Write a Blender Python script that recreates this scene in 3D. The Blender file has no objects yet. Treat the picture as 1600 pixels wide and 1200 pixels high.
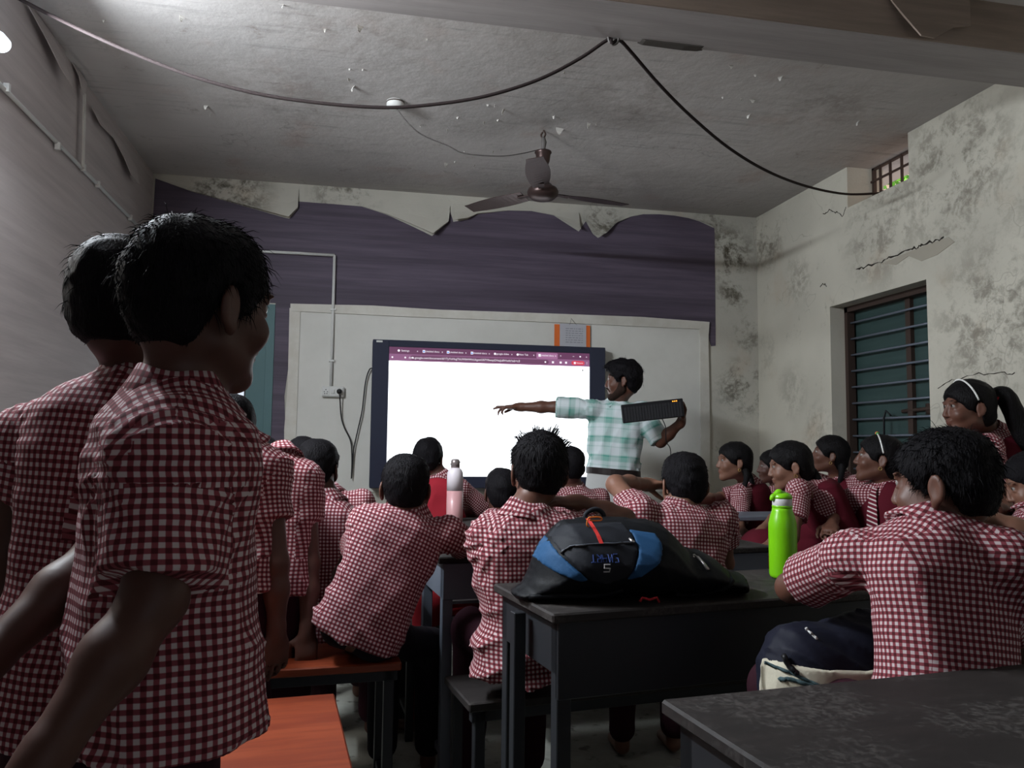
import bpy, math, random
import numpy as np
from math import sin, cos, pi, radians, atan2
from mathutils import Vector, Matrix, Quaternion

# ------------------------------------------------------------------ camera, world, light
SC = bpy.context.scene
COL = SC.collection
CAM_P = dict(f=1225.459, yaw=0.198, pitch=0.0774, roll=0.0109, h=1.12)
def cam_axes():
    y, p, r = CAM_P['yaw'], CAM_P['pitch'], CAM_P['roll']
    f = np.array([sin(y)*cos(p), cos(y)*cos(p), sin(p)])
    rt = np.array([cos(y), -sin(y), 0.0]); up = np.cross(rt, f)
    return rt*cos(r)+up*sin(r), -rt*sin(r)+up*cos(r), f
CR, CU, CF = cam_axes()
cd = bpy.data.cameras.new('camera'); cam = bpy.data.objects.new('camera', cd); COL.objects.link(cam)
cd.sensor_width = 36; cd.lens = CAM_P['f']/1600*36; cd.clip_start = .02
M = Matrix(((CR[0], CU[0], -CF[0], 0), (CR[1], CU[1], -CF[1], 0), (CR[2], CU[2], -CF[2], CAM_P['h']), (0, 0, 0, 1)))
cam.matrix_world = M
SC.camera = cam
SC.view_settings.view_transform = 'Standard'; SC.view_settings.look = 'None'
SC.view_settings.gamma = 1; SC.view_settings.use_curve_mapping = False
SC.view_settings.exposure = 0.0
W = bpy.data.worlds.new('world'); SC.world = W; W.use_nodes = True
W.node_tree.nodes['Background'].inputs[0].default_value = (.80, .88, 1, 1)
W.node_tree.nodes['Background'].inputs[1].default_value = 1.0

XL, XR, YB, YR, ZC = -1.31, 2.92, 5.3, -2.6, 2.84
BULB = (XL+.085, 2.963, 2.515)
def lamp(name, kind, loc, power, color, size=.03, rot=None, size_y=None):
    l = bpy.data.lights.new(name, kind); l.energy = power; l.color = color
    if kind == 'POINT': l.shadow_soft_size = size
    if kind == 'AREA':
        l.size = size
        if size_y: l.shape = 'RECTANGLE'; l.size_y = size_y
    o = bpy.data.objects.new(name, l); COL.objects.link(o); o.location = loc
    if rot: o.rotation_euler = rot
    return o
TY0, TY1 = 1.86, 2.975
lamp('tube_light_glow', 'AREA', (BULB[0]+.035, (TY0+TY1)/2, BULB[2]), 92, (.86, .93, 1), TY1-TY0, (0, radians(-68), 0), .04).data.shape = 'RECTANGLE'
bpy.data.lights['tube_light_glow'].size = .04; bpy.data.lights['tube_light_glow'].size_y = TY1-TY0
# daylight through the small high window in the left wall, just outside the frame
lamp('left_window_daylight', 'AREA', (XL-.02, 2.0, 1.88), 16, (1, .97, .90), .34, (0, radians(-90), radians(32)), .34)
# ambient fill added behind the camera, set in a made-up rear opening
lamp('rear_fill_light', 'AREA', (1.5, YR+.05, 1.75), .45, (1, .93, .80), 1.5, (radians(-90), 0, 0), 1.1)

def PX(x, y, Y):
    d = CF + CR*(x-800)/CAM_P['f'] - CU*(y-600)/CAM_P['f']
    return np.array([0, 0, CAM_P['h']]) + d*(Y/d[1])
def PXX(x, y, X):
    d = CF + CR*(x-800)/CAM_P['f'] - CU*(y-600)/CAM_P['f']
    return np.array([0, 0, CAM_P['h']]) + d*(X/d[0])
def PXZ(x, y, Z):
    d = CF + CR*(x-800)/CAM_P['f'] - CU*(y-600)/CAM_P['f']
    return np.array([0, 0, CAM_P['h']]) + d*((Z-CAM_P['h'])/d[2])

# ------------------------------------------------------------------ node helper
class G:
    def __init__(s, name, rough=.7, spec=.3):
        s.m = bpy.data.materials.new(name); s.m.use_nodes = True
        s.t = s.m.node_tree; s.b = s.t.nodes['Principled BSDF']
        s.b.inputs['Roughness'].default_value = rough
        s.b.inputs['Specular IOR Level'].default_value = spec
    def n(s, typ, **kw):
        nd = s.t.nodes.new(typ)
        for k, v in kw.items(): setattr(nd, k, v)
        return nd
    def put(s, sock, v):
        if isinstance(v, bpy.types.NodeSocket): s.t.links.new(v, sock)
        elif isinstance(v, (tuple, list)) and len(v) == 3 and sock.type == 'RGBA': sock.default_value = (*v, 1)
        else: sock.default_value = v
    def math(s, op, a, b=0.0, c=None, clamp=False):
        nd = s.n('ShaderNodeMath', operation=op, use_clamp=clamp)
        s.put(nd.inputs[0], a); s.put(nd.inputs[1], b)
        if c is not None: s.put(nd.inputs[2], c)
        return nd.outputs[0]
    def mix(s, f, a, b, mode='MIX'):
        nd = s.n('ShaderNodeMix', data_type='RGBA', blend_type=mode)
        s.put(nd.inputs[0], f); s.put(nd.inputs[6], a); s.put(nd.inputs[7], b)
        return nd.outputs[2]
    def geo(s): return s.n('ShaderNodeNewGeometry').outputs['Position']
    def obj(s): return s.n('ShaderNodeTexCoord').outputs['Object']
    def uv(s): return s.n('ShaderNodeTexCoord').outputs['UV']
    def map(s, v, scale=(1, 1, 1), loc=(0, 0, 0)):
        nd = s.n('ShaderNodeMapping'); s.put(nd.inputs[0], v)
        nd.inputs['Scale'].default_value = scale; nd.inputs['Location'].default_value = loc
        return nd.outputs[0]
    def noise(s, v, scale=5, detail=4, rough=.55, dist=0):
        nd = s.n('ShaderNodeTexNoise'); s.put(nd.inputs['Vector'], v)
        nd.inputs['Scale'].default_value = scale; nd.inputs['Detail'].default_value = detail
        nd.inputs['Roughness'].default_value = rough; nd.inputs['Distortion'].default_value = dist
        return nd.outputs[0]
    def step(s, v, lo, hi):
        nd = s.n('ShaderNodeMapRange', interpolation_type='SMOOTHSTEP'); s.put(nd.inputs[0], v)
        nd.inputs[1].default_value = lo; nd.inputs[2].default_value = hi
        nd.inputs[3].default_value = 0; nd.inputs[4].default_value = 1
        return nd.outputs[0]
    def sep(s, v):
        nd = s.n('ShaderNodeSeparateXYZ'); s.put(nd.inputs[0], v); return nd.outputs
    def dist(s, v, c, sc=(1, 1, 1)):
        m = s.map(v, sc, tuple(-a*b for a, b in zip(c, sc)))
        nd = s.n('ShaderNodeVectorMath', operation='LENGTH'); s.put(nd.inputs[0], m)
        return nd.outputs['Value']
    def bump(s, h, strength=.3, dist=.01):
        nd = s.n('ShaderNodeBump'); nd.inputs['Strength'].default_value = strength; nd.inputs['Distance'].default_value = dist
        s.put(nd.inputs['Height'], h); s.t.links.new(nd.outputs[0], s.b.inputs['Normal'])
    def col(s, c): s.put(s.b.inputs['Base Color'], c); return s.m

def flat(name, c, rough=.6, metal=0, spec=.3):
    g = G(name, rough, spec); g.b.inputs['Metallic'].default_value = metal
    nz = g.noise(g.obj(), 40, 3)
    return g.col(g.mix(g.math('MULTIPLY', nz, .25), c, tuple(x*.72 for x in c)))
def emis(name, c, st):
    g = G(name, .4); g.put(g.b.inputs['Emission Color'], c); g.b.inputs['Emission Strength'].default_value = st
    return g.col((.02, .02, .02))

def plaster(name, base, blobs, dark=(.075, .068, .055), warm=(.42, .30, .20), general=.35, seedloc=(0, 0, 0), streaks=0):
    """peeling limewash: soft tone drift, mould speckle inside given patches, hairline cracks"""
    g = G(name, .9, .15); p = g.map(g.geo(), (1, 1, 1), seedloc)
    p0 = g.geo()
    big = g.noise(p, 1.3, 3, .5)
    c = g.mix(g.step(big, .35, .7), base, tuple(x*.82 for x in base))
    wn = g.noise(p, 2.1, 4, .6)
    c = g.mix(g.math('MULTIPLY', g.step(wn, .56, .75), .35), c, warm)
    fine = g.noise(p, 26, 6, .7, .4)
    mid = g.noise(p, 6, 5, .65, .6)
    gen = g.math('MULTIPLY', g.step(mid, .55, .72), g.step(fine, .47, .66))
    tot = g.math('MULTIPLY', gen, general)
    for cx, cy, cz, r, st in blobs:
        d = g.dist(p0, (cx, cy, cz))
        m = g.math('SUBTRACT', 1.0, g.step(d, r*.25, r))
        mm = g.math('MULTIPLY', m, g.step(g.math('ADD', g.math('MULTIPLY', mid, .6), g.math('MULTIPLY', fine, .4)), .44, .60))
        tot = g.math('MAXIMUM', tot, g.math('MULTIPLY', mm, st))
    if streaks:
        sk = g.step(g.noise(g.map(p, (2.0, 30, 30)), 1, 5, .7), .50, .68)
        c = g.mix(g.math('MULTIPLY', g.math('MULTIPLY', sk, g.step(g.noise(p, 1.7, 3), .42, .62)), streaks), c, tuple(x*.55 for x in base))
    c = g.mix(tot, c, dark)
    vo = g.n('ShaderNodeTexVoronoi', feature='DISTANCE_TO_EDGE'); g.put(vo.inputs['Vector'], g.n('ShaderNodeVectorMath', operation='ADD').outputs[0])
    va = vo.inputs['Vector'].links[0].from_node; g.put(va.inputs[0], p)
    nz = g.n('ShaderNodeTexNoise'); g.put(nz.inputs['Vector'], p); nz.inputs['Scale'].default_value = 4; g.put(va.inputs[1], nz.outputs['Color'])
    vo.inputs['Scale'].default_value = 1.6
    cr = g.math('MULTIPLY', g.math('SUBTRACT', 1.0, g.step(vo.outputs['Distance'], 0, .012)), g.step(g.noise(p, 1.1, 2), .56, .62))
    c = g.mix(g.math('MULTIPLY', cr, .30), c, (.10, .09, .075))
    g.bump(g.noise(p, 14, 6, .6), .35, .012)
    return g.col(c)

def wallpaper(name, a, b, axis_scale, streak=1.0):
    g = G(name, .62, .3); p = g.geo()
    n1 = g.noise(g.map(p, axis_scale), 1.0, 6, .65)
    n2 = g.noise(g.map(p, tuple(x*.28 for x in axis_scale)), 1.0, 3, .5)
    c = g.mix(g.step(n1, .3, .72), a, b)
    c = g.mix(g.math('MULTIPLY', g.step(n2, .45, .68), .5*streak), c, tuple(x*.62 for x in a))
    g.bump(n1, .12, .004)
    return g.col(c)

M_CEIL = plaster('stained_ceiling_paint', (.50, .475, .46), [(-.4, 3.9, ZC, .55, .30), (.0, 3.2, ZC, .5, .3), (1.35, 3.6, ZC, .5, .35), (2.3, 3.5, ZC, .45, .35), (.6, 2.85, ZC, .4, .35), (1.6, 4.8, ZC, .5, .25)],
                 dark=(.17, .130, .105), warm=(.36, .22, .17), general=.55, streaks=.6)
M_RIGHT = plaster('mouldy_limewash_right', (.56, .53, .45), [(XR, 3.35, 2.52, .55, 0.66), (XR, 3.9, 2.38, .45, 0.55), (XR, 5.15, 2.62, .30, 0.70), (XR, 4.75, 2.25, .22, 0.47), (XR, 3.10, 1.72, .55, 0.62),
                  (XR, 2.6, 1.9, .45, 0.62), (XR, 4.85, 1.5, .25, 0.31), (XR, 4.55, 1.25, .22, 0.39), (XR, 5.2, 1.8, .25, 0.23), (XR, 3.0, 2.35, .4, 0.31)], dark=(.11, .095, .072), general=.4)
M_BACK = plaster('mouldy_limewash_back', (.52, .50, .44), [(2.68, YB, 2.55, .30, 1.0), (2.72, YB, 2.25, .18, .9), (2.8, YB, 1.55, .3, .8), (2.85, YB, 1.95, .2, .6), (-.85, YB, 2.74, .38, .9), (1.72, YB, 2.72, .2, .9), (-.1, YB, 2.78, .3, .8),
                 (2.55, YB, 2.75, .18, .8)], dark=(.085, .075, .055), general=.5)
M_LEFT = wallpaper('beige_pink_wallpaper', (.42, .375, .365), (.50, .455, .44), (9, 1.6, 26), .35)
M_BEAM = wallpaper('beam_paper', (.27, .25, .245), (.34, .315, .31), (1.8, 22, 22), .5)
M_BROWN = wallpaper('beam_brown_paper', (.20, .155, .125), (.27, .21, .17), (1.8, 22, 22), .5)
M_PURPLE = wallpaper('purple_streaked_wallpaper', (.074, .057, .084), (.112, .090, .126), (1.5, 5, 38), 1.0)
M_PANEL = wallpaper('cream_board_paint', (.60, .59, .55), (.64, .63, .59), (5, 5, 5), .15)
M_TRIM = wallpaper('cream_board_edge', (.62, .60, .55), (.55, .52, .46), (9, 9, 9), .4)
M_FLAKE = flat('peeled_paint', (.62, .60, .56), .9)
def _floor():
    g = G('worn_cement_floor', .75, .3); p = g.geo()
    c = g.mix(g.step(g.noise(p, 3, 6, .65), .3, .7), (.20, .20, .175), (.33, .33, .29))
    c = g.mix(g.step(g.noise(p, 13, 4), .58, .7), c, (.10, .095, .085)); g.bump(g.noise(p, 30, 4), .2)
    return g.col(c)
M_FLOOR = _floor()
def wood(name, a, b, sc=(3, 40, 40), rough=.35, wear=None):
    g = G(name, rough, .45); p = g.obj()
    n = g.noise(g.map(p, sc), 1, 6, .6, 1.2)
    c = g.mix(g.step(n, .35, .65), a, b)
    if wear:
        w = g.math('MULTIPLY', g.step(g.noise(p, 5, 5, .7), .44, .60), g.step(g.noise(g.map(p, (1, 1, 1)), 110, 5, .75), .44, .62))
        c = g.mix(w, c, wear)
        g.put(g.b.inputs['Roughness'], g.math('ADD', rough, g.math('MULTIPLY', w, .3)))
    return g.col(c)
M_ORANGE = wood('orange_laminate', (.19, .032, .012), (.26, .050, .017), (2.2, 26, 26), .42)
M_DARKTOP = wood('dark_worn_desktop', (.011, .008, .0075), (.018, .013, .012), (2, 14, 14), .68, (.060, .052, .048))
M_STEEL = flat('black_painted_steel', (.028, .030, .035), .45, .2)
M_GREYSTEEL = flat('grey_painted_steel', (.15, .17, .21), .45, .2)
M_BLACK = flat('black_plastic', (.012, .012, .014), .4)
M_BEZEL = flat('dark_blue_black_bezel', (.030, .034, .058), .30)
M_WHITEP = flat('white_plastic', (.62, .62, .60), .45)
M_TEAL = flat('teal_door_paint', (.085, .165, .175), .55)
M_SHUT = wallpaper('dark_teal_shutter', (.026, .052, .050), (.034, .064, .060), (2, 2, 30), .3)
M_RUST = flat('rusty_brown_metal', (.055, .035, .028), .7, .2)
M_BRONZE = flat('dusty_bronze_fan', (.060, .038, .035), .35, .5)
M_WIRE = flat('dark_cable', (.018, .011, .011), .85)
M_GREYWIRE = flat('dusty_wire', (.11, .10, .095), .6)

# ------------------------------------------------------------------ mesh helpers
def set_props(o, label=None, cat=None, group=None, kind=None):
    if label: o['label'] = label
    if cat: o['category'] = cat
    if group: o['group'] = group
    if kind: o['kind'] = kind
    return o
def empty(name, loc, label, cat, group=None, rotz=0):
    o = bpy.data.objects.new(name, None); COL.objects.link(o); o.location = loc; o.rotation_euler[2] = rotz
    o.empty_display_size = .1
    return set_props(o, label, cat, group)
class MB:
    def __init__(s): s.v = []; s.f = []; s.uv = None
    def add(s, vs, fs):
        n = len(s.v); s.v += [tuple(map(float, v)) for v in vs]; s.f += [tuple(n+i for i in f) for f in fs]; return s
    def box(s, x0, x1, y0, y1, z0, z1, bev=0):
        if bev <= 0:
            vs = [(x, y, z) for x in (x0, x1) for y in (y0, y1) for z in (z0, z1)]
            fs = [(0, 1, 3, 2), (4, 6, 7, 5), (0, 4, 5, 1), (2, 3, 7, 6), (0, 2, 6, 4), (1, 5, 7, 3)]
            return s.add(vs, fs)
        b = min(bev, (x1-x0)/2.01, (y1-y0)/2.01, (z1-z0)/2.01)
        vs = []; idx = {}
        for i, (x, sx) in enumerate(((x0, 1), (x1, -1))):
            for j, (y, sy) in enumerate(((y0, 1), (y1, -1))):
                for k, (z, sz) in enumerate(((z0, 1), (z1, -1))):
                    for a in range(3):
                        q = [x+sx*b, y+sy*b, z+sz*b]; q[a] = (x, y, z)[a]
                        idx[i, j, k, a] = len(vs); vs.append(q)
        fs = []
        for a in range(3):
            for e in (0, 1):
                o = [c for c in range(3) if c != a]
                ring = []
                for u, w in ((0, 0), (1, 0), (1, 1), (0, 1)):
                    c = [0]*3; c[a] = e; c[o[0]] = u; c[o[1]] = w; ring.append(idx[(*c, a)])
                fs.append(ring)
        for a in range(3):
            o = [c for c in range(3) if c != a]
            for u in (0, 1):
                for w in (0, 1):
                    c0 = [0]*3; c1 = [0]*3; c1[a] = 1
                    c0[o[0]] = c1[o[0]] = u; c0[o[1]] = c1[o[1]] = w
                    fs.append([idx[(*c0, o[0])], idx[(*c1, o[0])], idx[(*c1, o[1])], idx[(*c0, o[1])]])
        for i in (0, 1):
            for j in (0, 1):
                for k in (0, 1): fs.append([idx[i, j, k, 0], idx[i, j, k, 1], idx[i, j, k, 2]])
        return s.add(vs, fs)
    def tube(s, pts, r, n=8, cap=True):
        pts = [np.array(p, float) for p in pts]; rs = r if isinstance(r, (list, tuple)) else [r]*len(pts)
        vs = []; fs = []; prev = None
        for i, p in enumerate(pts):
            d = pts[min(i+1, len(pts)-1)]-pts[max(i-1, 0)]; d = d/(np.linalg.norm(d)+1e-12)
            if prev is None:
                a = np.array([0, 0, 1.]) if abs(d[2]) < .9 else np.array([1., 0, 0])
                u = np.cross(d, a)
            else: u = prev-d*(prev@d)
            u = u/(np.linalg.norm(u)+1e-12); prev = u; w = np.cross(d, u)
            for k in range(n):
                t = 2*pi*k/n; vs.append(p+rs[i]*(cos(t)*u+sin(t)*w))
        for i in range(len(pts)-1):
            for k in range(n):
                a = i*n+k; b = i*n+(k+1) % n; fs.append((a, b, b+n, a+n))
        if cap: fs.append(tuple(range(n))[::-1]); fs.append(tuple((len(pts)-1)*n+k for k in range(n)))
        return s.add(vs, fs)
    def lathe(s, prof, c=(0, 0, 0), n=32, sx=1, sy=1):
        vs = []; fs = []
        for r, z in prof:
            for k in range(n):
                t = 2*pi*k/n; vs.append((c[0]+r*cos(t)*sx, c[1]+r*sin(t)*sy, c[2]+z))
        for i in range(len(prof)-1):
            for k in range(n):
                a = i*n+k; b = i*n+(k+1) % n; fs.append((a, b, b+n, a+n))
        fs.append(tuple(range(n))[::-1]); fs.append(tuple((len(prof)-1)*n+k for k in range(n)))
        return s.add(vs, fs)
    def prism(s, poly, axis, a, b):
        """extrude a 2-D polygon; axis='y' means poly is (x,z)"""
        def mk(p, t): return {'y': (p[0], t, p[1]), 'x': (t, p[0], p[1]), 'z': (p[0], p[1], t)}[axis]
        n = len(poly); vs = [mk(p, a) for p in poly]+[mk(p, b) for p in poly]
        fs = [tuple(range(n)), tuple(range(2*n-1, n-1, -1))]+[(i, i+n, (i+1) % n+n, (i+1) % n) for i in range(n)]
        return s.add(vs, fs)
    def sphere(s, c, r, n=16, m=10):
        rr = r if isinstance(r, (tuple, list)) else (r, r, r)
        vs = [(c[0]+rr[0]*sin(pi*i/m)*cos(2*pi*k/n), c[1]+rr[1]*sin(pi*i/m)*sin(2*pi*k/n), c[2]+rr[2]*cos(pi*i/m)) for i in range(m+1) for k in range(n)]
        fs = [(i*n+k, i*n+(k+1) % n, (i+1)*n+(k+1) % n, (i+1)*n+k) for i in range(m) for k in range(n)]
        return s.add(vs, fs)
    def build(s, name, mat, parent=None, smooth=False, origin=None, **props):
        me = bpy.data.meshes.new(name)
        off = np.array(origin if origin is not None else (0, 0, 0), float)
        me.from_pydata([tuple(np.array(v)-off) for v in s.v], [], s.f); me.update()
        import bmesh
        bm = bmesh.new(); bm.from_mesh(me); bmesh.ops.remove_doubles(bm, verts=bm.verts, dist=1e-6)
        bmesh.ops.recalc_face_normals(bm, faces=bm.faces); bm.to_mesh(me); bm.free()
        o = bpy.data.objects.new(name, me); COL.objects.link(o); me.materials.append(mat)
        if smooth:
            me.polygons.foreach_set('use_smooth', [True]*len(me.polygons))
        o.location = off
        if parent: o.parent = parent; 
        return set_props(o, **props)
def structure(name, mb, mat, **kw): return mb.build(name, mat, kind='structure', **kw)
def spline(pts, n=8):
    pts = [np.array(p, float) for p in pts]; out = []
    P = [2*pts[0]-pts[1]]+pts+[2*pts[-1]-pts[-2]]
    for i in range(1, len(P)-2):
        for k in range(n):
            t = k/n; a, b, c, d = P[i-1:i+3]
            out.append(.5*((2*b)+(-a+c)*t+(2*a-5*b+4*c-d)*t*t+(-a+3*b-3*c+d)*t**3))
    out.append(pts[-1]); return out
def text_mesh(s, size, ext=0):
    cu = bpy.data.curves.new('lettering', 'FONT'); cu.body = s; cu.size = size; cu.extrude = ext; cu.align_x = 'CENTER'; cu.align_y = 'CENTER'
    o = bpy.data.objects.new('lettering', cu); me = bpy.data.meshes.new_from_object(o)
    vs = [tuple(v.co) for v in me.vertices]; fs = [tuple(p.vertices) for p in me.polygons]
    bpy.data.objects.remove(o); bpy.data.curves.remove(cu); bpy.data.meshes.remove(me)
    return vs, fs

# ------------------------------------------------------------------ room shell
structure('floor', MB().box(XL-.3, XR+.3, YR-.3, YB+1.2, -.12, 0), M_FLOOR)
structure('ceiling', MB().box(XL-.3, XR+.45, YR-.3, YB+.3, ZC, ZC+.15), M_CEIL)
structure('wall_left', MB().box(XL-.2, XL, YR-.2, 1.80, 0, ZC).box(XL-.2, XL, 2.20, YB+.2, 0, ZC).box(XL-.2, XL, 1.80, 2.20, 0, 1.68).box(XL-.2, XL, 1.80, 2.20, 2.08, ZC), M_LEFT)
DX0, DX1, DZ = -1.2, -.525, 2.02
structure('wall_back', MB().box(XL-.2, DX0, YB, YB+.22, 0, ZC).box(DX0, DX1, YB, YB+.22, DZ, ZC).box(DX1, XR+.25, YB, YB+.22, 0, ZC), M_BACK)
VY0, VY1, VZ = 3.655, 4.195, 2.585           # high vent opening
WY0, WY1, WZ0, WZ1 = 3.549, 4.40, .86, 2.008  # barred window
mb = MB(); T = .25
mb.box(XR, XR+T, YR-.2, WY0, 0, ZC); mb.box(XR, XR+T, WY1, YB+.22, 0, ZC)
mb.box(XR, XR+T, WY0, WY1, 0, WZ0)
mb.box(XR, XR+T, WY0, WY1, WZ1, VZ); mb.box(XR, XR+T, WY0, VY0, VZ, ZC); mb.box(XR, XR+T, VY1, WY1, VZ, ZC)
structure('wall_right', mb, M_RIGHT)
structure('wall_rear', MB().box(XL-.2, .7, YR-.2, YR, 0, ZC).box(2.3, XR+.2, YR-.2, YR, 0, ZC).box(.7, 2.3, YR-.2, YR, 0, 1.15).box(.7, 2.3, YR-.2, YR, 2.35, ZC), M_LEFT)  # rear opening made up to hold the added fill lamp
structure('trim_beam', MB().box(XL, XR, 2.487, 2.727, 2.65, ZC, .006), M_BEAM)
structure('trim_beam_side', MB().box(XL, XR, 2.478, 2.487, 2.655, ZC), M_BROWN)
# spalled notch under the beam edge
nb = MB().prism([(1.02, 2.652), (1.04, 2.646), (1.2, 2.643), (1.26, 2.646), (1.285, 2.652)], 'y', 2.695, 2.732)
nb.build('beam_chip', flat('exposed_concrete', (.07, .062, .055), .95), kind='structure')

# purple wallpaper, torn along its top edge, on the back wall
def bw(pts): return [tuple(PX(x, y, YB)[[0, 2]]) for x, y in pts]
top = [(243, 279), (300, 300), (380, 322), (440, 339), (452, 342), (466, 326), (466, 315), (505, 318), (565, 323), (605, 336), (640, 352), (675, 369), (700, 348), (703, 330), (708, 347), (730, 343),
       (745, 335), (794, 329.5), (830, 330), (865, 337), (904, 362), (915, 346), (918, 352), (926, 366), (934, 372), (945, 366), (962, 349), (985, 339), (1005, 335), (1030, 335), (1053, 337), (1075, 341), (1092, 346), (1116, 357)]
tp = bw(top)
bz = 2.032
zb = lambda x: 2.024+(2.036-2.024)*(x+.43)/2.95
right = [(2.580, 1.86), (2.545, 1.855), (2.53, 1.90), (2.522, 2.02)]
poly = tp+right+[(2.2, 2.03), (1.5, 2.026), (.6, 2.022), (-.43, 2.024), (-.432, 1.6), (-.45, 1.42), (-.437, 1.2), (-.44, .8), (-.44, .3), (-.524, .3), (-.524, DZ+.01), (-1.305, DZ+.01)]
structure('trim_wallpaper', MB().prism(poly, 'y', YB-.004, YB+.001), M_PURPLE)
# peeled plaster skin that hangs over the torn edge: sheets that lift off the wall towards their tips
def flap(name, edge, up, lift, mat):
    """edge: lower outline (x,z); each point lifts off the wall by lift(i)"""
    vs = []; n = len(edge)
    for t in (0, .5, 1):
        for (x, z), l in zip(edge, lift):
            zz = z+(up-z)*t if up > z else z+.02*t
            vs.append((x, YB-.006-l*(1-t)**1.5, zz))
    for t in (0, .5, 1):
        for (x, z), l in zip(edge, lift):
            zz = z+(up-z)*t if up > z else z+.02*t
            vs.append((x, YB-.003-l*(1-t)**1.5, zz))
    fs = []
    for L in (0, 3*n):
        for j in range(2):
            for i in range(n-1):
                a = L+j*n+i; q = (a, a+1, a+n+1, a+n); fs.append(q if L == 0 else q[::-1])
    for i in range(n-1): fs.append((i, i+3*n, i+1+3*n, i+1))
    m = MB().add(vs, fs); m.build(name, mat, kind='structure')
def mkflap(px, up, mx):
    e = bw(px); zs = [p[1] for p in e]; lo, hi = min(zs), max(zs)
    flap('trim_peeling', e, up, [mx*((hi-z)/(hi-lo+1e-6))**1.2 for z in zs], M_BACK)
mkflap(top[0:7], 2.80, .05); mkflap(top[7:14], 2.76, .075); mkflap(top[14:21], 2.78, .06)
mkflap(top[21:29], 2.76, .055); mkflap(top[29:34], 2.79, .03)
# cream painted board area on the back wall, with its papered border
structure('trim_board', MB().box(-.43, 2.515, YB-.010, YB, .80, 2.025), M_PANEL)
mb = MB()
mb.prism([(-.43, 2.028), (-.425, 1.98), (.3, 1.975), (1.2, 1.978), (2.45, 1.975), (2.45, .8), (2.515, .8), (2.522, 1.3), (2.515, 1.9), (2.525, 2.03), (2.0, 2.045), (1.3, 2.04), (.55, 2.032), (.1, 2.04)], 'y', YB-.021, YB-.010)
mb.prism([(-.435, 2.0), (-.365, 1.985), (-.368, .8), (-.43, .8), (-.443, 1.2), (-.43, 1.5)], 'y', YB-.017, YB-.010)
structure('trim_board_border', mb, M_TRIM)
# door at the back left
mb = MB().box(DX0-.02, DX0+.035, YB-.012, YB+.05, 0, DZ).box(DX0, DX1, YB-.012, YB+.05, DZ-.045, DZ).box(DX1-.05, DX1, YB-.012, YB+.05, 0, DZ-.045)
door = structure('door_1', mb, M_TEAL)
MB().box(-.693, -.577, YB+.0, YB+.035, 0.01, DZ-.05).build('door_leaf', M_TEAL, door)
MB().box(-.702, -.694, YB-.004, YB+.038, 0.01, DZ-.05).build('door_edge', M_BLACK, door)
MB().box(-1.195, -1.155, YB+.2, YB+.72, 0.01, DZ-.05).build('door_leaf', M_TEAL, door)

# barred window with teal shutters
mb = MB()
for a, b in ((WY0, WY0+.03), (WY1-.03, WY1)): mb.box(XR+.10, XR+.15, a, b, WZ0, WZ1)
mb.box(XR+.10, XR+.15, WY0, WY1, WZ1-.035, WZ1).box(XR+.10, XR+.15, WY0, WY1, WZ0, WZ0+.03)
win = structure('window_1', mb, M_RUST)
MB().box(XR+.165, XR+.20, WY0, 3.865, WZ0, WZ1-.03).build('shutter', M_SHUT, win)
MB().box(XR+.165, XR+.20, 3.885, WY1, WZ0, WZ1-.03).build('shutter', M_SHUT, win)
MB().box(XR+.14, XR+.17, 3.855, 3.895, WZ0, WZ1).build('window_post', M_RUST, win)
for i in range(11):
    z = 1.905-i*.101
    if z > WZ0+.02: MB().tube([(XR+.125, WY0, z), (XR+.125, WY1, z)], .0065, 8).build('window_bar', M_GREYSTEEL, win, True)
MB().tube([(XR+.105, 3.99, 1.31), (XR+.095, 4.02, 1.34), (XR+.095, 4.04, 1.30), (XR+.10, 4.05, .95)], .006, 8).build('hanging_cord', M_BLACK, win, True)
MB().tube([(XR+.15, 3.62, 1.345), (XR+.15, 3.95, 1.335)], .011, 8).box(XR+.145, XR+.165, 3.72, 3.76, 1.31, 1.37).build('shutter_bolt', M_RUST, win, True)
# vent grille
mb = MB(); vent = structure('window_2', MB().box(XR+.17, XR+.19, VY0, VY1, VZ, VZ+.016).box(XR+.17, XR+.19, VY1-.018, VY1, VZ, ZC).box(XR+.17, XR+.19, VY0, VY1, ZC-.012, ZC), M_RUST)
for y in (3.73, 3.83, 3.93, 4.03, 4.12): MB().box(XR+.168, XR+.18, y-.006, y+.006, VZ, ZC).build('grille_bar', M_RUST, vent)
for z in (2.66, 2.755): MB().box(XR+.160, XR+.17, VY0, VY1, z-.006, z+.006).build('grille_bar', M_RUST, vent)
# what the vent looks out on: the neighbouring wall and a leafy bush below it
def _out():
    g = G('sunlit_neighbour_wall', .9); p = g.geo()
    return g.col(g.mix(g.step(g.noise(p, 2.5, 5), .4, .62), (.62, .36, .25), (.85, .66, .50)))
MB().box(XR+2.2, XR+2.4, 2, 9.5, 0, 6.5).build('neighbour_wall', _out(), kind='structure')
lamp('outside_daylight', 'AREA', (XR+1.15, 2.4, 4.7), 420, (1, .96, .88), 1.6, Vector((-.25, 1.5, -1.5)).to_track_quat('-Z', 'Y').to_euler())
random.seed(4); mb = MB()
for i in range(900):
    c = np.array([XR+1.55+random.gauss(0, .16), 5.1+random.uniform(-1.25, .55), 3.25+random.gauss(0, .12)])
    a = np.array([random.gauss(0, 1) for _ in range(3)]); a /= np.linalg.norm(a); b = np.cross(a, [.3, .5, .8]); b /= np.linalg.norm(b)
    L = .05; mb.add([c-a*L, c+b*L*.4, c+a*L, c-b*L*.4], [(0, 1, 2, 3)])
set_props(mb.build('bush', flat('bright_leaf', (.16, .42, .05), .6)), 'bright green leaves seen through the high vent grille', 'bush')

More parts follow.
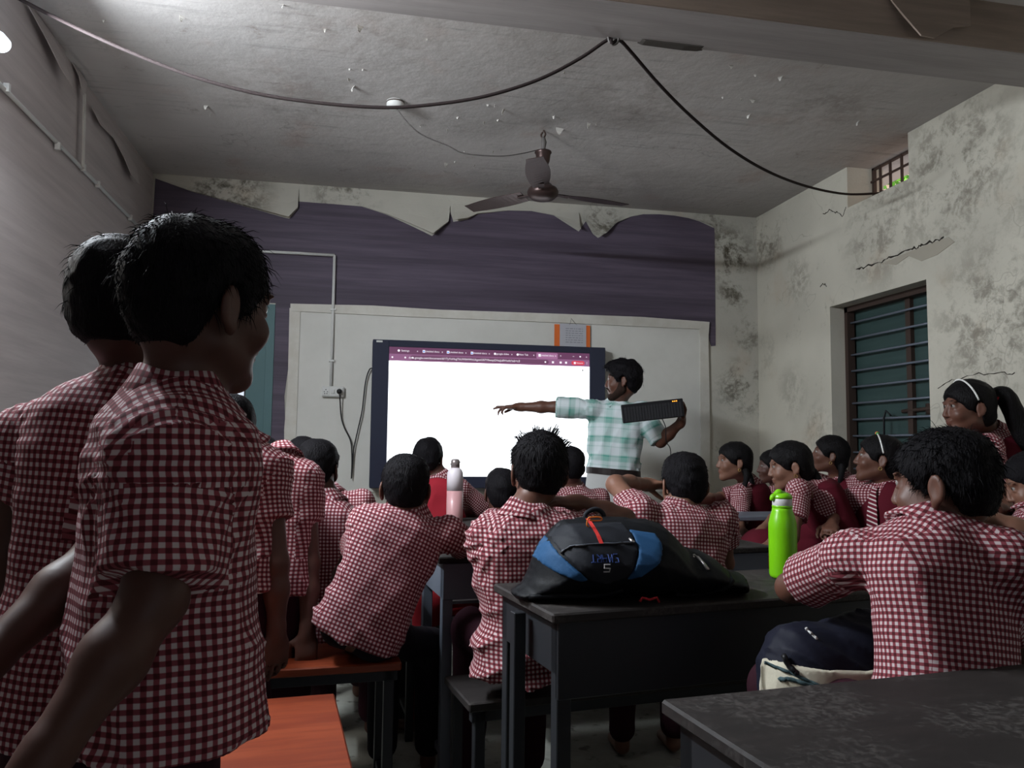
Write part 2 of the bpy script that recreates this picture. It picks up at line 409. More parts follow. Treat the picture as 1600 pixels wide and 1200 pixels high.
# ------------------------------------------------------------------ fixtures
def conduit(name, pts, label, r=.009):
    e = empty(name, pts[0], label, 'conduit')
    for i in range(len(pts)-1):
        MB().tube([np.array(pts[i])-pts[0], np.array(pts[i+1])-pts[0]], r, 10).build('pipe', M_WHITEP, e, True)
    return e
P0 = [(XL+.012, 1.6, 2.51), (XL+.012, 5.285, 2.32)]
a = PXX(0, 132, XL+.012); b = PXX(215, 352, XL+.012); d = (b-a)/(b[1]-a[1]); P0 = [a+d*(1.0-a[1]), a+d*(5.28-a[1])]
cl = conduit('conduit_pipe', P0, 'long thin pale conduit running along the beige left wall')
for x, y in ((8, 137), (88, 228), (128, 262), (151, 288), (202, 340)):
    q = PXX(x, y, XL+.012)-P0[0]
    MB().box(-.004, .016, q[1]-.008, q[1]+.008, q[2]-.016, q[2]+.016).build('clip', M_WHITEP, cl)
c0 = PX(340, 389, YB-.014); c1 = PX(523, 399, YB-.022); c2 = PX(519, 608, YB-.022)
c0 = np.array([-.95, YB-.018, c1[2]]); c1[2] = c0[2]; c1[0] = -.156; c2[0] = -.156
cb = conduit('conduit_pipe', [c0, c1, c2], 'white conduit bent down over the purple wallpaper to the switchboard', .010)
for p in ((-.39, c0[2]), (-.156, 2.0), (-.156, 1.66)):
    q = np.array([p[0], YB-.02, p[1]])-c0
    MB().box(q[0]-.018, q[0]+.018, q[1]-.016, q[1]+.016, q[2]-.006, q[2]+.006).build('clip', M_WHITEP, cb)
# peeling paper scraps and hanging strip at the left ceiling edge
def scrap(pts, dx=.05, label='', name='paper_scrap'):
    """torn paper hanging from the ceiling edge: polygon (y,z) on the left wall, leaning out at the bottom"""
    z1 = max(p[1] for p in pts); vs = []
    for off in (0, .004):
        for y, z in pts: vs.append((XL+.008+off+dx*((z1-z)/.3)**.8 if z < z1 else XL+.008+off, y, z))
    n = len(pts); fs = [tuple(range(n)), tuple(range(2*n-1, n-1, -1))]+[(i, i+n, (i+1) % n+n, (i+1) % n) for i in range(n)]
    o = MB().add(vs, fs).build(name, M_LEFT); return set_props(o, label, 'torn paper', 'torn wallpaper scraps along the left ceiling edge')
def L2(pts): return [tuple(PXX(x, y, XL+.01)[[1, 2]]) for x, y in pts]
def clampz(p): return [(y, min(z, ZC-.003)) for y, z in p]
scrap(clampz(L2([(36, 0), (62, 60), (80, 105), (97, 135), (96, 118), (94, 95), (102, 80), (80, 40), (60, 10)])), .07, 'long torn wallpaper fold hanging at the top left ceiling corner')
scrap(clampz(L2([(113, 97), (120, 118), (122, 148), (128, 142), (135, 130), (126, 110)])), .05, 'small torn wallpaper tip above the hanging white strip')
scrap(clampz(L2([(138, 165), (150, 195), (172, 215), (186, 245), (194, 272), (207, 287), (208, 262), (196, 235), (175, 200), (152, 175)])), .06, 'jagged torn wallpaper flap near the back left corner')
q0 = PXX(134, 146, XL+.03); q1 = PXX(128, 262, XL+.02)
set_props(MB().prism([(q0[1]-.014, q0[2]), (q0[1]+.014, q0[2]), (q1[1]+.012, q1[2]), (q1[1]-.012, q1[2])], 'x', XL+.022, XL+.028).build('paper_strip', M_FLAKE), 'narrow white strip hanging from the ceiling edge to the left conduit', 'torn paper')
# brown torn paper on the near beam face
bp = [PX(x, y, 2.47) for x, y in ((1375, -30), (1392, 5), (1405, 30), (1425, 66), (1445, 70), (1480, 50), (1508, 47), (1514, 10), (1512, -30))]
vs = [tuple(p) for p in bp]+[(p[0], p[1]+.006, p[2]) for p in bp]; n = len(bp)
vs = [(x, y-.10*max(0, (2.84-z)/.35)**1.3, z) for x, y, z in vs]
o = MB().add(vs, [tuple(range(n)), tuple(range(2*n-1, n-1, -1))]+[(i, i+n, (i+1) % n+n, (i+1) % n) for i in range(n)]).build('paper_scrap', M_BROWN)
set_props(o, 'large brown torn paper flap hanging from the near beam face', 'torn paper')

# LED bulb on the left wall
e = empty('tube_light', (XL, TY1, BULB[2]), 'glowing white tube light end on the left wall at the frame edge', 'tube light')
MB().box(0, .035, TY0-TY1-.02, .02, -.022, .022, .004).build('batten', M_WHITEP, e)
MB().tube([(.060, TY0-TY1, 0), (.060, 0, 0)], .017, 16).build('lit_tube', emis('lit_tube', (.72, .86, 1), 24), e, True)
MB().tube([(.052, -.03, 0), (.052, .012, 0), (.052, .02, 0)], [.030, .030, .02], 20).build('lamp_holder', emis('glowing_cap', (.80, .90, 1), 3), e, True)  # holder made to glow, imitating the round bright blob at the tube end
MB().box(.03, .072, TY0-TY1-.014, TY0-TY1, -.018, .018, .004).build('lamp_holder', M_WHITEP, e)

# ceiling rose, fan and its wire
FX, FY = PXZ(849, 203, ZC)[:2]
FX, FY = .975, 4.065
rose = np.array([.163, 3.879, ZC])
e = empty('ceiling_rose', rose, 'round dirty white ceiling rose the thin wire leaves from', 'ceiling rose')
MB().lathe([(.045, 0), (.045, -.02), (.036, -.035), (.02, -.038)], n=24).build('rose_base', M_WHITEP, e, True)
MB().lathe([(.042, .001), (.047, -.008), (.044, -.012)], n=24).build('rose_ring', M_RUST, e, True)
def PXF(x, y): return PX(x, y, FY)
fan = empty('ceiling_fan', (FX, FY, ZC), 'dusty brown ceiling fan with three blades hanging below the stained ceiling', 'ceiling fan')
zz = lambda y: PX(848, y, FY)[2]-ZC
MB().tube(spline([(0, 0, 0), (.012, 0, -.02), (.0, 0, -.045), (-.012, 0, -.03), (-.004, 0, -.012)], 6), .005, 8).build('ceiling_hook', M_RUST, fan, True)
MB().tube([(0, 0, -.04), (.004, 0, zz(222)), (0, 0, zz(237))], [.010, .015, .010], 10).build('hook_clamp', M_GREYWIRE, fan, True)
MB().tube([(0, 0, zz(230)), (0, 0, zz(292))], .009, 12).build('down_rod', M_BRONZE, fan, True)
MB().lathe([(.012, zz(262)), (.024, zz(260)), (.036, zz(252)), (.041, zz(241)), (.047, zz(239)), (.045, zz(237)), (.01, zz(238))], n=28).build('upper_canopy', M_BRONZE, fan, True)
MB().lathe([(.016, zz(266)), (.020, zz(273)), (.034, zz(279)), (.038, zz(290)), (.03, zz(291))], n=28).build('lower_canopy', M_BRONZE, fan, True)
MB().lathe([(.02, zz(288)), (.05, zz(289)), (.055, zz(292)), (.078, zz(295)), (.086, zz(300)), (.080, zz(306)), (.06, zz(311)), (.03, zz(313)), (.005, zz(313.5))], n=36).build('motor', M_BRONZE, fan, True)
bzf = zz(301)
for k in range(3):
    a0 = radians(12+120*k)
    R = lambda x, y, z: (x*cos(a0)-y*sin(a0), x*sin(a0)+y*cos(a0), z)
    bl = MB(); L = []
    for i in range(13):
        t = i/12; x = .12+.40*t; w = .042+.02*sin(pi*min(1, t*1.05))
        for sgn in (-1, 1):
            for th in (.0015, -.0015): L.append(R(x, sgn*w, bzf+sgn*.012*(1-.4*t)+th))
    fs = []
    for i in range(12):
        o4 = i*4
        fs += [(o4, o4+4, o4+6, o4+2), (o4+1, o4+3, o4+7, o4+5), (o4, o4+1, o4+5, o4+4), (o4+2, o4+6, o4+7, o4+3)]
    fs += [(0, 2, 3, 1), (48, 49, 51, 50)]
    bo = bl.add(L, fs).build('blade', M_BRONZE, fan)
    MB().add([R(x, y, bzf+z) for x, y, z in ((.07, -.015, -.004), (.07, .015, -.004), (.16, .02, -.006), (.16, -.02, -.006), (.07, -.015, .0), (.07, .015, .0), (.16, .02, -.001), (.16, -.02, -.001))],
             [(0, 3, 2, 1), (4, 5, 6, 7), (0, 1, 5, 4), (1, 2, 6, 5), (2, 3, 7, 6), (3, 0, 4, 7)]).build('blade_arm', M_BRONZE, bo)
def lerpY(px, ys): return [PX(x, y, Y) for (x, y), Y in zip(px, ys)]
pts = [rose+[0, 0, -.03]]+lerpY([(640, 195), (662, 212), (700, 228), (727, 240), (780, 244), (815, 240)], [3.88, 3.9, 3.93, 3.96, 4.0, 4.03])+[(FX-.02, FY, ZC+zz(234))]
set_props(MB().tube(spline(pts, 6), .0032, 6).build('fan_wire', M_GREYWIRE, None, True), 'thin wire looping from the ceiling rose to the fan', 'wire')
# long black cable swag
hook = PX(958, 52, 2.70)
pl = [PX(x, y, Y) for x, y, Y in ((22, -6, 3.05), (100, 34, 3.0), (200, 80, 2.95), (300, 119, 2.92), (400, 146, 2.9), (500, 161, 2.88), (600, 168, 2.86), (680, 163, 2.84), (760, 150, 2.81), (840, 125, 2.78), (905, 92, 2.75), (950, 62, 2.72))]
pr = [PX(x, y, Y) for x, y, Y in ((956, 68, 2.71), (968, 63, 2.73), (985, 80, 2.78), (1030, 132, 2.92), (1080, 182, 3.1), (1140, 232, 3.3), (1200, 268, 3.52), (1260, 291, 3.75), (1320, 303, 3.95))]+[PXX(1370, 302, XR+.10), PXX(1380, 299, XR+.21)]
cab = MB().tube(spline(pl+pr, 6), .0068, 8).build('power_cable', M_WIRE, None, True)
set_props(cab, 'long dark cable swagged from the top left over the beam hook to the vent', 'cable')
hk = empty('beam_hook', hook, 'twisted wire hook under the beam that carries the dark cable', 'hook')
H = lambda x, y: PX(x, y, 2.712)-hook
MB().tube(spline([H(958, 40), H(952, 50), H(951, 62), H(957, 70), H(965, 66), H(966, 55), H(960, 42)], 6), .0045, 8).build('wire_loop', M_GREYWIRE, hk, True)
MB().tube(spline([H(968, 30), H(961, 38), H(955, 46), H(958, 56)], 5), .006, 8).build('wire_twist', M_FLAKE, hk, True)
MB().tube(spline([H(945, 38), H(955, 36), H(962, 40)], 5), .006, 8).build('rag_knot', M_FLAKE, hk, True)
# loose bits of paint hanging from the ceiling
random.seed(11)
flk = [(322, 165, 1.5), (330, 178, 1), (553, 135, 1.8), (546, 123, 1), (443, 8, .8), (508, 45, 1.0), (563, 40, 1.5), (667, 60, .8), (546, 107, .7), (567, 108, .6), (658, 195, .8), (700, 202, .7), (715, 183, .6), (757, 190, .9), (778, 187, .9), (788, 171, 1.6), (762, 163, .6), (774, 164, .7),
       (875, 200, 2.2), (771, 236, .8), (725, 236, .6), (698, 255, 1.8), (711, 252, .9), (742, 258, 1.3), (921, 192, 1.6), (932, 193, .7), (1142, 102, 1.4), (1180, 117, .8), (1129, 151, .9), (1175, 155, 1.8), (1219, 120, 1.7), (1159, 153, .9), (1035, 320, 1.3), (1341, 190, 1.5), (1170, 180, 1.2), (882, 112, .7), (285, 25, 1.2), (163, 31, .8), (865, 181, 1.0)]
e0 = None
for x, y, s in flk:
    p = PXZ(x, y, ZC); w = .008*s*random.uniform(.8, 1.4); h = .016*s*random.uniform(.7, 1.3); a = random.uniform(0, pi); c, sn = cos(a), sin(a)
    mb = MB(); L = []
    for i in range(4):
        t = i/3; ww = w*(1-.75*t); dx = .35*h*sin(t*2.2); dz = -h*t
        for q in (-1, 1):
            for th in (0, .0012): L.append((q*ww*c-(dx+th)*sn, q*ww*sn+(dx+th)*c, dz))
    fs = []
    for i in range(3):
        o4 = i*4; fs += [(o4, o4+2, o4+6, o4+4), (o4+1, o4+5, o4+7, o4+3), (o4, o4+4, o4+5, o4+1), (o4+2, o4+3, o4+7, o4+6)]
    fs += [(0, 1, 3, 2), (12, 14, 15, 13)]
    o = mb.add(L, fs).build('paint_flake', M_FLAKE); o.location = p
    set_props(o, 'small curled flake of pale paint hanging from the stained ceiling', 'paint flake', 'paint flakes hanging from the ceiling')

# cracks in the right wall plaster; gap shade painted as dark strips
def wall_crack(px, w=.007):
    pts = [PXX(x, y, XR) for x, y in px]; random.seed(len(px)); q = []
    for i in range(len(pts)-1):
        for k in range(5):
            t = k/5; p = pts[i]*(1-t)+pts[i+1]*t; q.append((p[1], p[2]+random.uniform(-.008, .008)))
    up = [(y, z+random.uniform(.2, 1)*w) for y, z in q]
    MB().prism(q+up[::-1], 'x', XR-.003, XR+.004).build('wall_crack', flat('crack_painted_shade', (.03, .025, .02), 1), kind='structure')
wall_crack([(1338, 421), (1352, 418), (1378, 409), (1392, 402), (1420, 392), (1435, 387), (1440, 383), (1462, 378), (1478, 370)], .012)
wall_crack([(1322, 325), (1318, 338), (1308, 333), (1296, 328), (1284, 338)], .006)
wall_crack([(1282, 448), (1287, 443), (1293, 448)], .006)
wall_crack([(1466, 608), (1488, 595), (1530, 585), (1570, 582), (1590, 586)], .004)
MB().prism([tuple(PXX(x, y, XR)[[1, 2]]) for x, y in ((1380, 412), (1400, 402), (1440, 386), (1482, 370), (1492, 378), (1465, 398), (1440, 408), (1420, 400), (1400, 414))], 'x', XR-.0025, XR+.002).build('bare_plaster_patch', flat('bare_plaster', (.36, .33, .27), .95), kind='structure')

# switchboard with plug and cord
sb = empty('switchboard', (-.141, YB-.03, 1.455), 'white switchboard with sockets and a black plug on the cream board', 'switchboard')
MB().box(-.073, .073, -.012, .018, -.035, .035, .006).build('box', M_WHITEP, sb)
for x in (-.045, .040): MB().box(x-.024, x+.024, -.016, -.011, -.026, .026, .003).build('socket_plate', M_WHITEP, sb)
MB().box(-.012, .010, -.02, -.011, -.013, .013, .002).build('rocker_switch', M_WHITEP, sb)
mb = MB()
for x, z in ((-.045, .012), (-.055, -.002), (-.035, -.002), (-.052, -.014), (-.038, -.014)): mb.box(x-.003, x+.003, -.0172, -.015, z-.003, z+.003)
mb.build('socket_holes', M_BLACK, sb)
pg = empty('power_plug', (-.099, YB-.062, 1.455), 'black plug in the switchboard with its cord looping down', 'plug')
MB().lathe([(.016, 0), (.018, .01), (.010, .03)], n=16).build('plug_body', M_BLACK, pg, True).rotation_euler[0] = radians(90)
pp = [PX(x, y, YB-.035) for x, y in ((531, 618), (533, 650), (538, 668), (548, 690), (550, 720), (549, 748), (551, 722), (553, 700), (560, 668), (566, 640), (571, 598), (577, 578), (583, 575))]
MB().tube([p-np.array(pg.location) for p in spline([pp[0]+[0, -.025, .005]]+pp[1:], 6)], .0042, 8).build('cord', M_BLACK, pg, True)

# paper with orange edges above the screen
po = empty('notice_paper', (1.487, YB-.022, 1.88), 'grey notice sheet on an orange backing pinned above the screen', 'notice')
MB().box(-.13, .13, -.003, .0, -.09, .085).build('backing_sheet', flat('orange_paper', (.72, .16, .035), .6), po)
MB().box(-.092, .100, -.007, -.003, -.105, .092).build('paper_sheet', flat('grey_print_paper', (.46, .46, .50), .6), po)
mb = MB(); random.seed(2)
for i in range(7):
    z = .055-i*.016; x = -.05
    while x < .07:
        w = random.uniform(.008, .025); mb.box(x, min(x+w, .075), -.0078, -.0069, z, z+.005); x += w+.006
mb.build('printed_lines', flat('faint_print', (.25, .25, .28), .7), po)
MB().tube([(-.02, -.008, .085), (-.01, -.006, .13), (.03, -.006, .085)], .0015, 6).build('hanging_string', M_GREYWIRE, po)

# ------------------------------------------------------------------ the interactive screen
TV = empty('interactive_screen', (.905, 5.2, 1.315), 'large black framed screen showing a blank white browser page', 'screen')
x0, x1, z0, z1 = -.798, .798, -.485, .487
MB().box(x0, x1, .0, .075, z0, z1, .012).build('casing', M_BLACK, TV)
sx0, sx1, sz0, sz1 = -.690, .684, -.408, .442
mb = MB().box(x0, sx0-.0, -.008, .004, z0, z1, .004).box(sx1, x1, -.008, .004, z0, z1, .004).box(sx0-.004, sx1+.004, -.008, .004, sz1, z1, .004).box(sx0-.004, sx1+.004, -.008, .004, z0, sz0, .004)
bez = mb.build('bezel', M_BEZEL, TV)
MB().box(sx0, sx1, -.002, .004, sz0, sz1-.092).build('screen_panel', emis('lit_white_screen', (.90, .95, 1.0), 2.6), TV)
E_TAB = emis('lit_tab_row', (.135, .042, .105), 1.0); E_BAR = emis('lit_toolbar', (.27, .11, .23), 1.0)
E_ACT = emis('lit_active_tab', (.36, .15, .30), 1.0); E_PILL = emis('lit_address_pill', (.15, .055, .12), 1.0); E_TXT = emis('lit_interface_white', (.92, .86, .95), 1.1); E_RED = emis('lit_red_button', (.65, .055, .10), 1.0)
E_BLUE = emis('lit_blue_icon', (.12, .35, .9), 1.0)
MB().box(sx0, sx1, -.002, .004, sz1-.046, sz1).build('tab_row', E_TAB, TV)
tb = MB().box(sx0, sx1, -.002, .004, sz1-.092, sz1-.046).build('toolbar', E_BAR, TV)
U = lambda x: sx0+(x-35)/1430*(sx1-sx0)
def rrect(mb, xa, xb, za, zb, y, r):
    pts = []
    for cx, cz, a in ((xb-r, zb-r, 0), (xa+r, zb-r, 90), (xa+r, za+r, 180), (xb-r, za+r, 270)):
        for k in range(5): t = radians(a+22.5*k); pts.append((cx+r*cos(t), cz+r*sin(t)))
    return mb.prism(pts, 'y', y-.0006, y)
tz, bzr = sz1-.024, sz1-.069
rrect(MB(), U(1072), U(1228), sz1-.046, sz1-.006, -.0022, .006).build('browser_tab', E_ACT, TV)
rrect(MB(), U(180), U(1162), bzr-.016, bzr+.016, -.0022, .015).build('address_bar', E_PILL, TV)
rrect(MB(), U(1330), U(1428), bzr-.015, bzr+.015, -.0022, .014).build('relaunch_button', E_RED, TV)
ic = MB()
for x in (100, 772, 935): ic.prism([(U(x)+.008*cos(t*pi/5), tz+.008*sin(t*pi/5)) for t in range(10)], 'y', -.0032, -.0026)
for x in (57, 145, 195, 1137): ic.prism([(U(x)+.006*cos(t*pi/5), bzr+.006*sin(t*pi/5)) for t in range(10)], 'y', -.0036, -.0030)
for x in (1193, 1250, 1290, 1355): ic.box(U(x)-.007, U(x)+.007, -.0036, -.0030, bzr-.007, bzr+.007)
for x in (272, 440, 608, 1095): ic.box(U(x)-.008, U(x)+.008, -.0032, -.0026, tz-.009, tz+.009)
ic.box(U(1345)-.006, U(1345)+.006, -.0032, -.0026, tz-.001, tz+.001); ic.box(U(1395)-.005, U(1395)+.005, -.0032, -.0026, tz-.005, tz+.005)
for k in (-1, 0, 1): ic.box(U(1445)-.0015, U(1445)+.0015, -.0036, -.003, bzr+k*.006-.0015, bzr+k*.006+.0015)
ic.build('interface_icons', E_TXT, TV)
ic = MB()
for x in (272, 440, 608): ic.box(U(x)-.005, U(x)+.005, -.0038, -.0033, tz-.006, tz+.004)
ic.build('document_icons', E_BLUE, TV)
def tvtext(s, x, z, size, mat=E_TXT, name='tab_title', y=-.0034):
    vs, fs = text_mesh(s, size); o = MB().add([(a+U(x), y, b+z) for a, b, c in vs], fs).build(name, mat, TV)
for x, s in ((145, 'Settings'), (330, 'Untitled docu'), (498, 'Untitled docu'), (665, 'Untitled docu'), (827, 'google slides'), (978, 'New Tab'), (1150, 'Untitled docu')): tvtext(s, x, tz, .017)
for x in (228, 400, 565, 731, 893, 1052, 1212, 1442): tvtext('x', x, tz, .018, name='close_mark')
tvtext('+', 1250, tz, .022, name='new_tab_mark'); tvtext('<', 57, bzr, .0001, name='back_arrow') if False else None
tvtext('docs.google.com/document/d/1TyYoHugTkUWbHWnUkgxtiOS7Y0wepGVezJuBV/edit?tab=t.0', 560, bzr, .0195, name='address_text')
tvtext('Relaunch', 1392, bzr, .013, name='button_text', y=-.0036)
MB().box(.632, .640, -.0036, -.0026, .318, .330).build('mouse_pointer', M_BLACK, TV)
MB().box(.55, .59, -.012, -.007, sz0-.04, sz0-.025).build('power_light', emis('white_power_light', (.9, .95, 1), 2.5), TV)
MB().box(.585, .625, -.013, -.007, sz0-.072, sz0-.05, .003).build('blue_light', emis('blue_power_light', (.05, .25, 1), 2.5), TV)
MB().box(-.775, -.735, -.0095, -.007, .468, .480).build('brand_mark', M_WHITEP, TV)

# ------------------------------------------------------------------ implicit-surface modelling (people, bags)
def nrm(v): v = np.array(v, float); return v/(np.linalg.norm(v)+1e-12)
class Field:
    def __init__(s, lo, hi, h, fine=()):
        s.ax = []
        for a in range(3):
            xs = [lo[a]]
            while xs[-1] < hi[a]:
                x = xs[-1]; st = h
                for fl, fh, fs in fine:
                    if fl[a] <= x <= fh[a]: st = min(st, fs)
                xs.append(x+st)
            s.ax.append(np.array(xs, np.float32))
        s.F = np.full([len(a) for a in s.ax], .2, np.float32); s.h = h
    def win(s, lo, hi, m):
        sl = []
        for a in range(3):
            i = max(0, np.searchsorted(s.ax[a], lo[a]-m)-1); j = min(len(s.ax[a]), np.searchsorted(s.ax[a], hi[a]+m)+1)
            sl.append(slice(i, max(i, j)))
        sl = tuple(sl)
        return sl, s.ax[0][sl[0]][:, None, None], s.ax[1][sl[1]][None, :, None], s.ax[2][sl[2]][None, None, :]
    def put(s, sl, d, k, op):
        F = s.F[sl]; d = d.astype(np.float32)
        if op == 'add':
            if k > 0:
                h = np.maximum(k-np.abs(F-d), 0)/k; s.F[sl] = np.minimum(F, d)-h*h*k*.25
            else: s.F[sl] = np.minimum(F, d)
        elif op == 'sub':
            d = -d
            if k > 0:
                h = np.maximum(k-np.abs(F-d), 0)/k; s.F[sl] = np.maximum(F, d)+h*h*k*.25
            else: s.F[sl] = np.maximum(F, d)
    def cone(s, a, b, ra, rb, k=.02, op='add', cut=None):
        a = np.array(a, float); b = np.array(b, float); R = max(ra, rb)
        sl, X, Y, Z = s.win(np.minimum(a, b)-R, np.maximum(a, b)+R, k+2*s.h)
        if s.F[sl].size == 0: return
        ba = b-a; L2 = ba@ba+1e-12
        t = np.clip(((X-a[0])*ba[0]+(Y-a[1])*ba[1]+(Z-a[2])*ba[2])/L2, 0, 1)
        d = np.sqrt((X-a[0]-t*ba[0])**2+(Y-a[1]-t*ba[1])**2+(Z-a[2]-t*ba[2])**2)-(ra+(rb-ra)*t)
        if cut is not None:  # keep only the part before plane through point c with normal n
            c, n = cut; d = np.maximum(d, (X-c[0])*n[0]+(Y-c[1])*n[1]+(Z-c[2])*n[2])
        s.put(sl, d, k, op)
    def ell(s, c, rad, R=None, k=.02, op='add'):
        c = np.array(c, float); R = np.eye(3) if R is None else np.array(R); rad = np.array(rad, float)
        ext = np.sqrt(((R*rad)**2).sum(1))
        sl, X, Y, Z = s.win(c-ext, c+ext, k+2*s.h)
        if s.F[sl].size == 0: return
        q = [((X-c[0])*R[0, i]+(Y-c[1])*R[1, i]+(Z-c[2])*R[2, i]) for i in range(3)]
        k0 = np.sqrt(sum((q[i]/rad[i])**2 for i in range(3)))+1e-9; k1 = np.sqrt(sum((q[i]/rad[i]**2)**2 for i in range(3)))+1e-9
        s.put(sl, k0*(k0-1)/k1, k, op)
    def mesh(s, name, mat, origin, parent=None, tint=None, smooth=True):
        V, Fc = surface_nets(s.F, *s.ax)
        return np_mesh(name, V, Fc, mat, origin, parent, tint)
def surface_nets(F, xs, ys, zs):
    ins = F < 0
    c = ins[:-1, :-1, :-1].astype(np.int8)
    tot = sum(ins[i:F.shape[0]-1+i, j:F.shape[1]-1+j, k:F.shape[2]-1+k].astype(np.int8) for i in (0, 1) for j in (0, 1) for k in (0, 1))
    act = (tot > 0) & (tot < 8); I, J, K = np.nonzero(act); n = len(I)
    idm = np.full(act.shape, -1, np.int32); idm[I, J, K] = np.arange(n)
    cor = [(i, j, k) for i in (0, 1) for j in (0, 1) for k in (0, 1)]
    val = {o: F[I+o[0], J+o[1], K+o[2]] for o in cor}
    pos = {o: np.stack([xs[I+o[0]], ys[J+o[1]], zs[K+o[2]]], 1) for o in cor}
    S = np.zeros((n, 3)); C = np.zeros(n)
    for o in cor:
        for a in range(3):
            if o[a] == 0:
                p = list(o); p[a] = 1; p = tuple(p)
                fa, fb = val[o], val[p]; m = (fa < 0) != (fb < 0)
                t = np.where(m, fa/np.where(m, fa-fb, 1), 0)
                S += np.where(m[:, None], pos[o]+(pos[p]-pos[o])*t[:, None], 0); C += m
    V = S/C[:, None]
    quads = []
    for a in range(3):
        b, d = (a+1) % 3, (a+2) % 3
        lo = [slice(None)]*3; hi = [slice(None)]*3; lo[a] = slice(0, -1); hi[a] = slice(1, None)
        A = ins[tuple(lo)]; B = ins[tuple(hi)]; m = A != B
        P = np.array(np.nonzero(m)); ok = (P[b] > 0) & (P[d] > 0) & (P[b] < F.shape[b]-1) & (P[d] < F.shape[d]-1); P = P[:, ok]
        inside = A[tuple(P)]
        def cid(db, dd):
            q = P.copy(); q[b] -= db; q[d] -= dd; return idm[tuple(q)]
        q = np.stack([cid(1, 1), cid(0, 1), cid(0, 0), cid(1, 0)], 1)
        q[~inside] = q[~inside][:, ::-1]; quads.append(q)
    return V, np.concatenate(quads)
def np_mesh(name, V, Fc, mat, origin, parent=None, tint=None, uv=None):
    me = bpy.data.meshes.new(name); V = V-np.array(origin)
    me.vertices.add(len(V)); me.vertices.foreach_set('co', V.astype(np.float32).ravel())
    n = len(Fc); me.loops.add(n*4); me.loops.foreach_set('vertex_index', Fc.astype(np.int32).ravel())
    me.polygons.add(n); me.polygons.foreach_set('loop_start', np.arange(0, n*4, 4, dtype=np.int32))
    try: me.polygons.foreach_set('loop_total', np.full(n, 4, np.int32))
    except Exception: pass
    me.polygons.foreach_set('use_smooth', np.ones(n, bool))
    me.update(calc_edges=True)
    if tint is not None:
        at = me.color_attributes.new('tint', 'FLOAT_COLOR', 'POINT')
        at.data.foreach_set('color', np.concatenate([tint, np.ones((len(V), 1))], 1).astype(np.float32).ravel())
    if uv is not None:
        l = me.uv_layers.new(name='UVMap'); l.data.foreach_set('uv', uv.astype(np.float32).ravel())
    me.materials.append(mat)
    o = bpy.data.objects.new(name, me); COL.objects.link(o)
    if parent: o.parent = parent; o.location = np.array(origin)-np.array(parent.location)
    else: o.location = origin
    return o
def wob(P, f, seed, n=4):
    rs = np.random.RandomState(seed); out = 0
    w = np.stack([np.sin(P @ (nrm(rs.randn(3))*f*.6)+rs.rand()*6) for _ in range(3)], -1)*(.9/f)
    for i in range(n):
        out = out+np.sin((P+w*2) @ (nrm(rs.randn(3))*f*rs.uniform(.7, 1.5))+rs.rand()*6)
    return out/n

# ---- materials for people
def tinted(name, rough=.6, spec=.35, sss=.0):
    g = G(name, rough, spec); at = g.n('ShaderNodeAttribute', attribute_name='tint')
    nz = g.noise(g.obj(), 60, 4)
    return g.col(g.mix(g.math('MULTIPLY', nz, .25), at.outputs['Color'], (.05, .02, .015)))
M_SKIN = tinted('brown_skin', .5, .4)
def hairmat(name, c, rough=.5):
    g = G(name, rough, .09); n = g.noise(g.map(g.obj(), (170, 170, 40)), 1.5, 4); g.bump(n, .7, .006)
    return g.col(g.mix(n, c, tuple(x*1.8 for x in c)))
M_HAIR = hairmat('black_hair', (.0045, .004, .005), .62); M_HAIRG = hairmat('oiled_black_hair', (.005, .0045, .005), .45)
M_BEARD = hairmat('short_beard', (.022, .013, .010), .8)
M_EYEW = tinted('eye_surface', .15, .5)
def gingham(name, per=.0118, light=(.62, .525, .535), mid=(.25, .050, .068), dark=(.070, .006, .011)):
    g = G(name, .85, .15); u = g.uv(); x, y, z = g.sep(u)
    def stripe(v, ph):
        f = g.math('FRACT', g.math('ADD', g.math('DIVIDE', v, per), ph))
        t = g.math('ABSOLUTE', g.math('SUBTRACT', f, .5))
        return g.step(t, .20, .30)
    a = stripe(x, .1); b = stripe(y, .3)
    c = g.mix(a, light, mid); d = g.mix(a, mid, dark); c = g.mix(b, c, d)
    th = g.noise(g.map(u, (2600, 2600, 1)), 1, 2)
    c = g.mix(g.math('MULTIPLY', th, .25), c, (.2, .1, .1))
    g.bump(g.noise(g.obj(), 55, 3), .15, .004)
    return g.col(c)
M_GING = gingham('maroon_white_gingham')
def plaid():
    g = G('green_white_plaid', .8, .2); u = g.uv(); x, y, z = g.sep(u)
    def band(v, per, w, ph, s=.05):
        f = g.math('FRACT', g.math('ADD', g.math('DIVIDE', v, per), ph)); t = g.math('ABSOLUTE', g.math('SUBTRACT', f, .5))
        return g.math('SUBTRACT', 1.0, g.step(t, w-s, w+s))
    tot = g.math('MULTIPLY', g.math('ADD', band(x, .105, .20, .15), band(y, .112, .17, .4)), .36)
    tot = g.math('ADD', tot, g.math('MULTIPLY', g.math('ADD', band(x, .0525, .06, .3), band(y, .056, .06, .1)), .20), clamp=True)
    c = g.mix(tot, (.62, .68, .70), (.035, .27, .20)); g.bump(g.noise(g.obj(), 30, 3), .25, .006)
    return g.col(c)
M_PLAID = plaid()
def cloth(name, c, rough=.85):
    g = G(name, rough, .12); n = g.noise(g.obj(), 350, 3); g.bump(g.noise(g.obj(), 18, 4), .3, .01)
    return g.col(g.mix(g.math('MULTIPLY', n, .4), c, tuple(x*.6 for x in c)))
M_VEST = cloth('maroon_tunic_cloth', (.090, .008, .016)); M_TROU = cloth('dark_maroon_trouser_cloth', (.030, .008, .014))
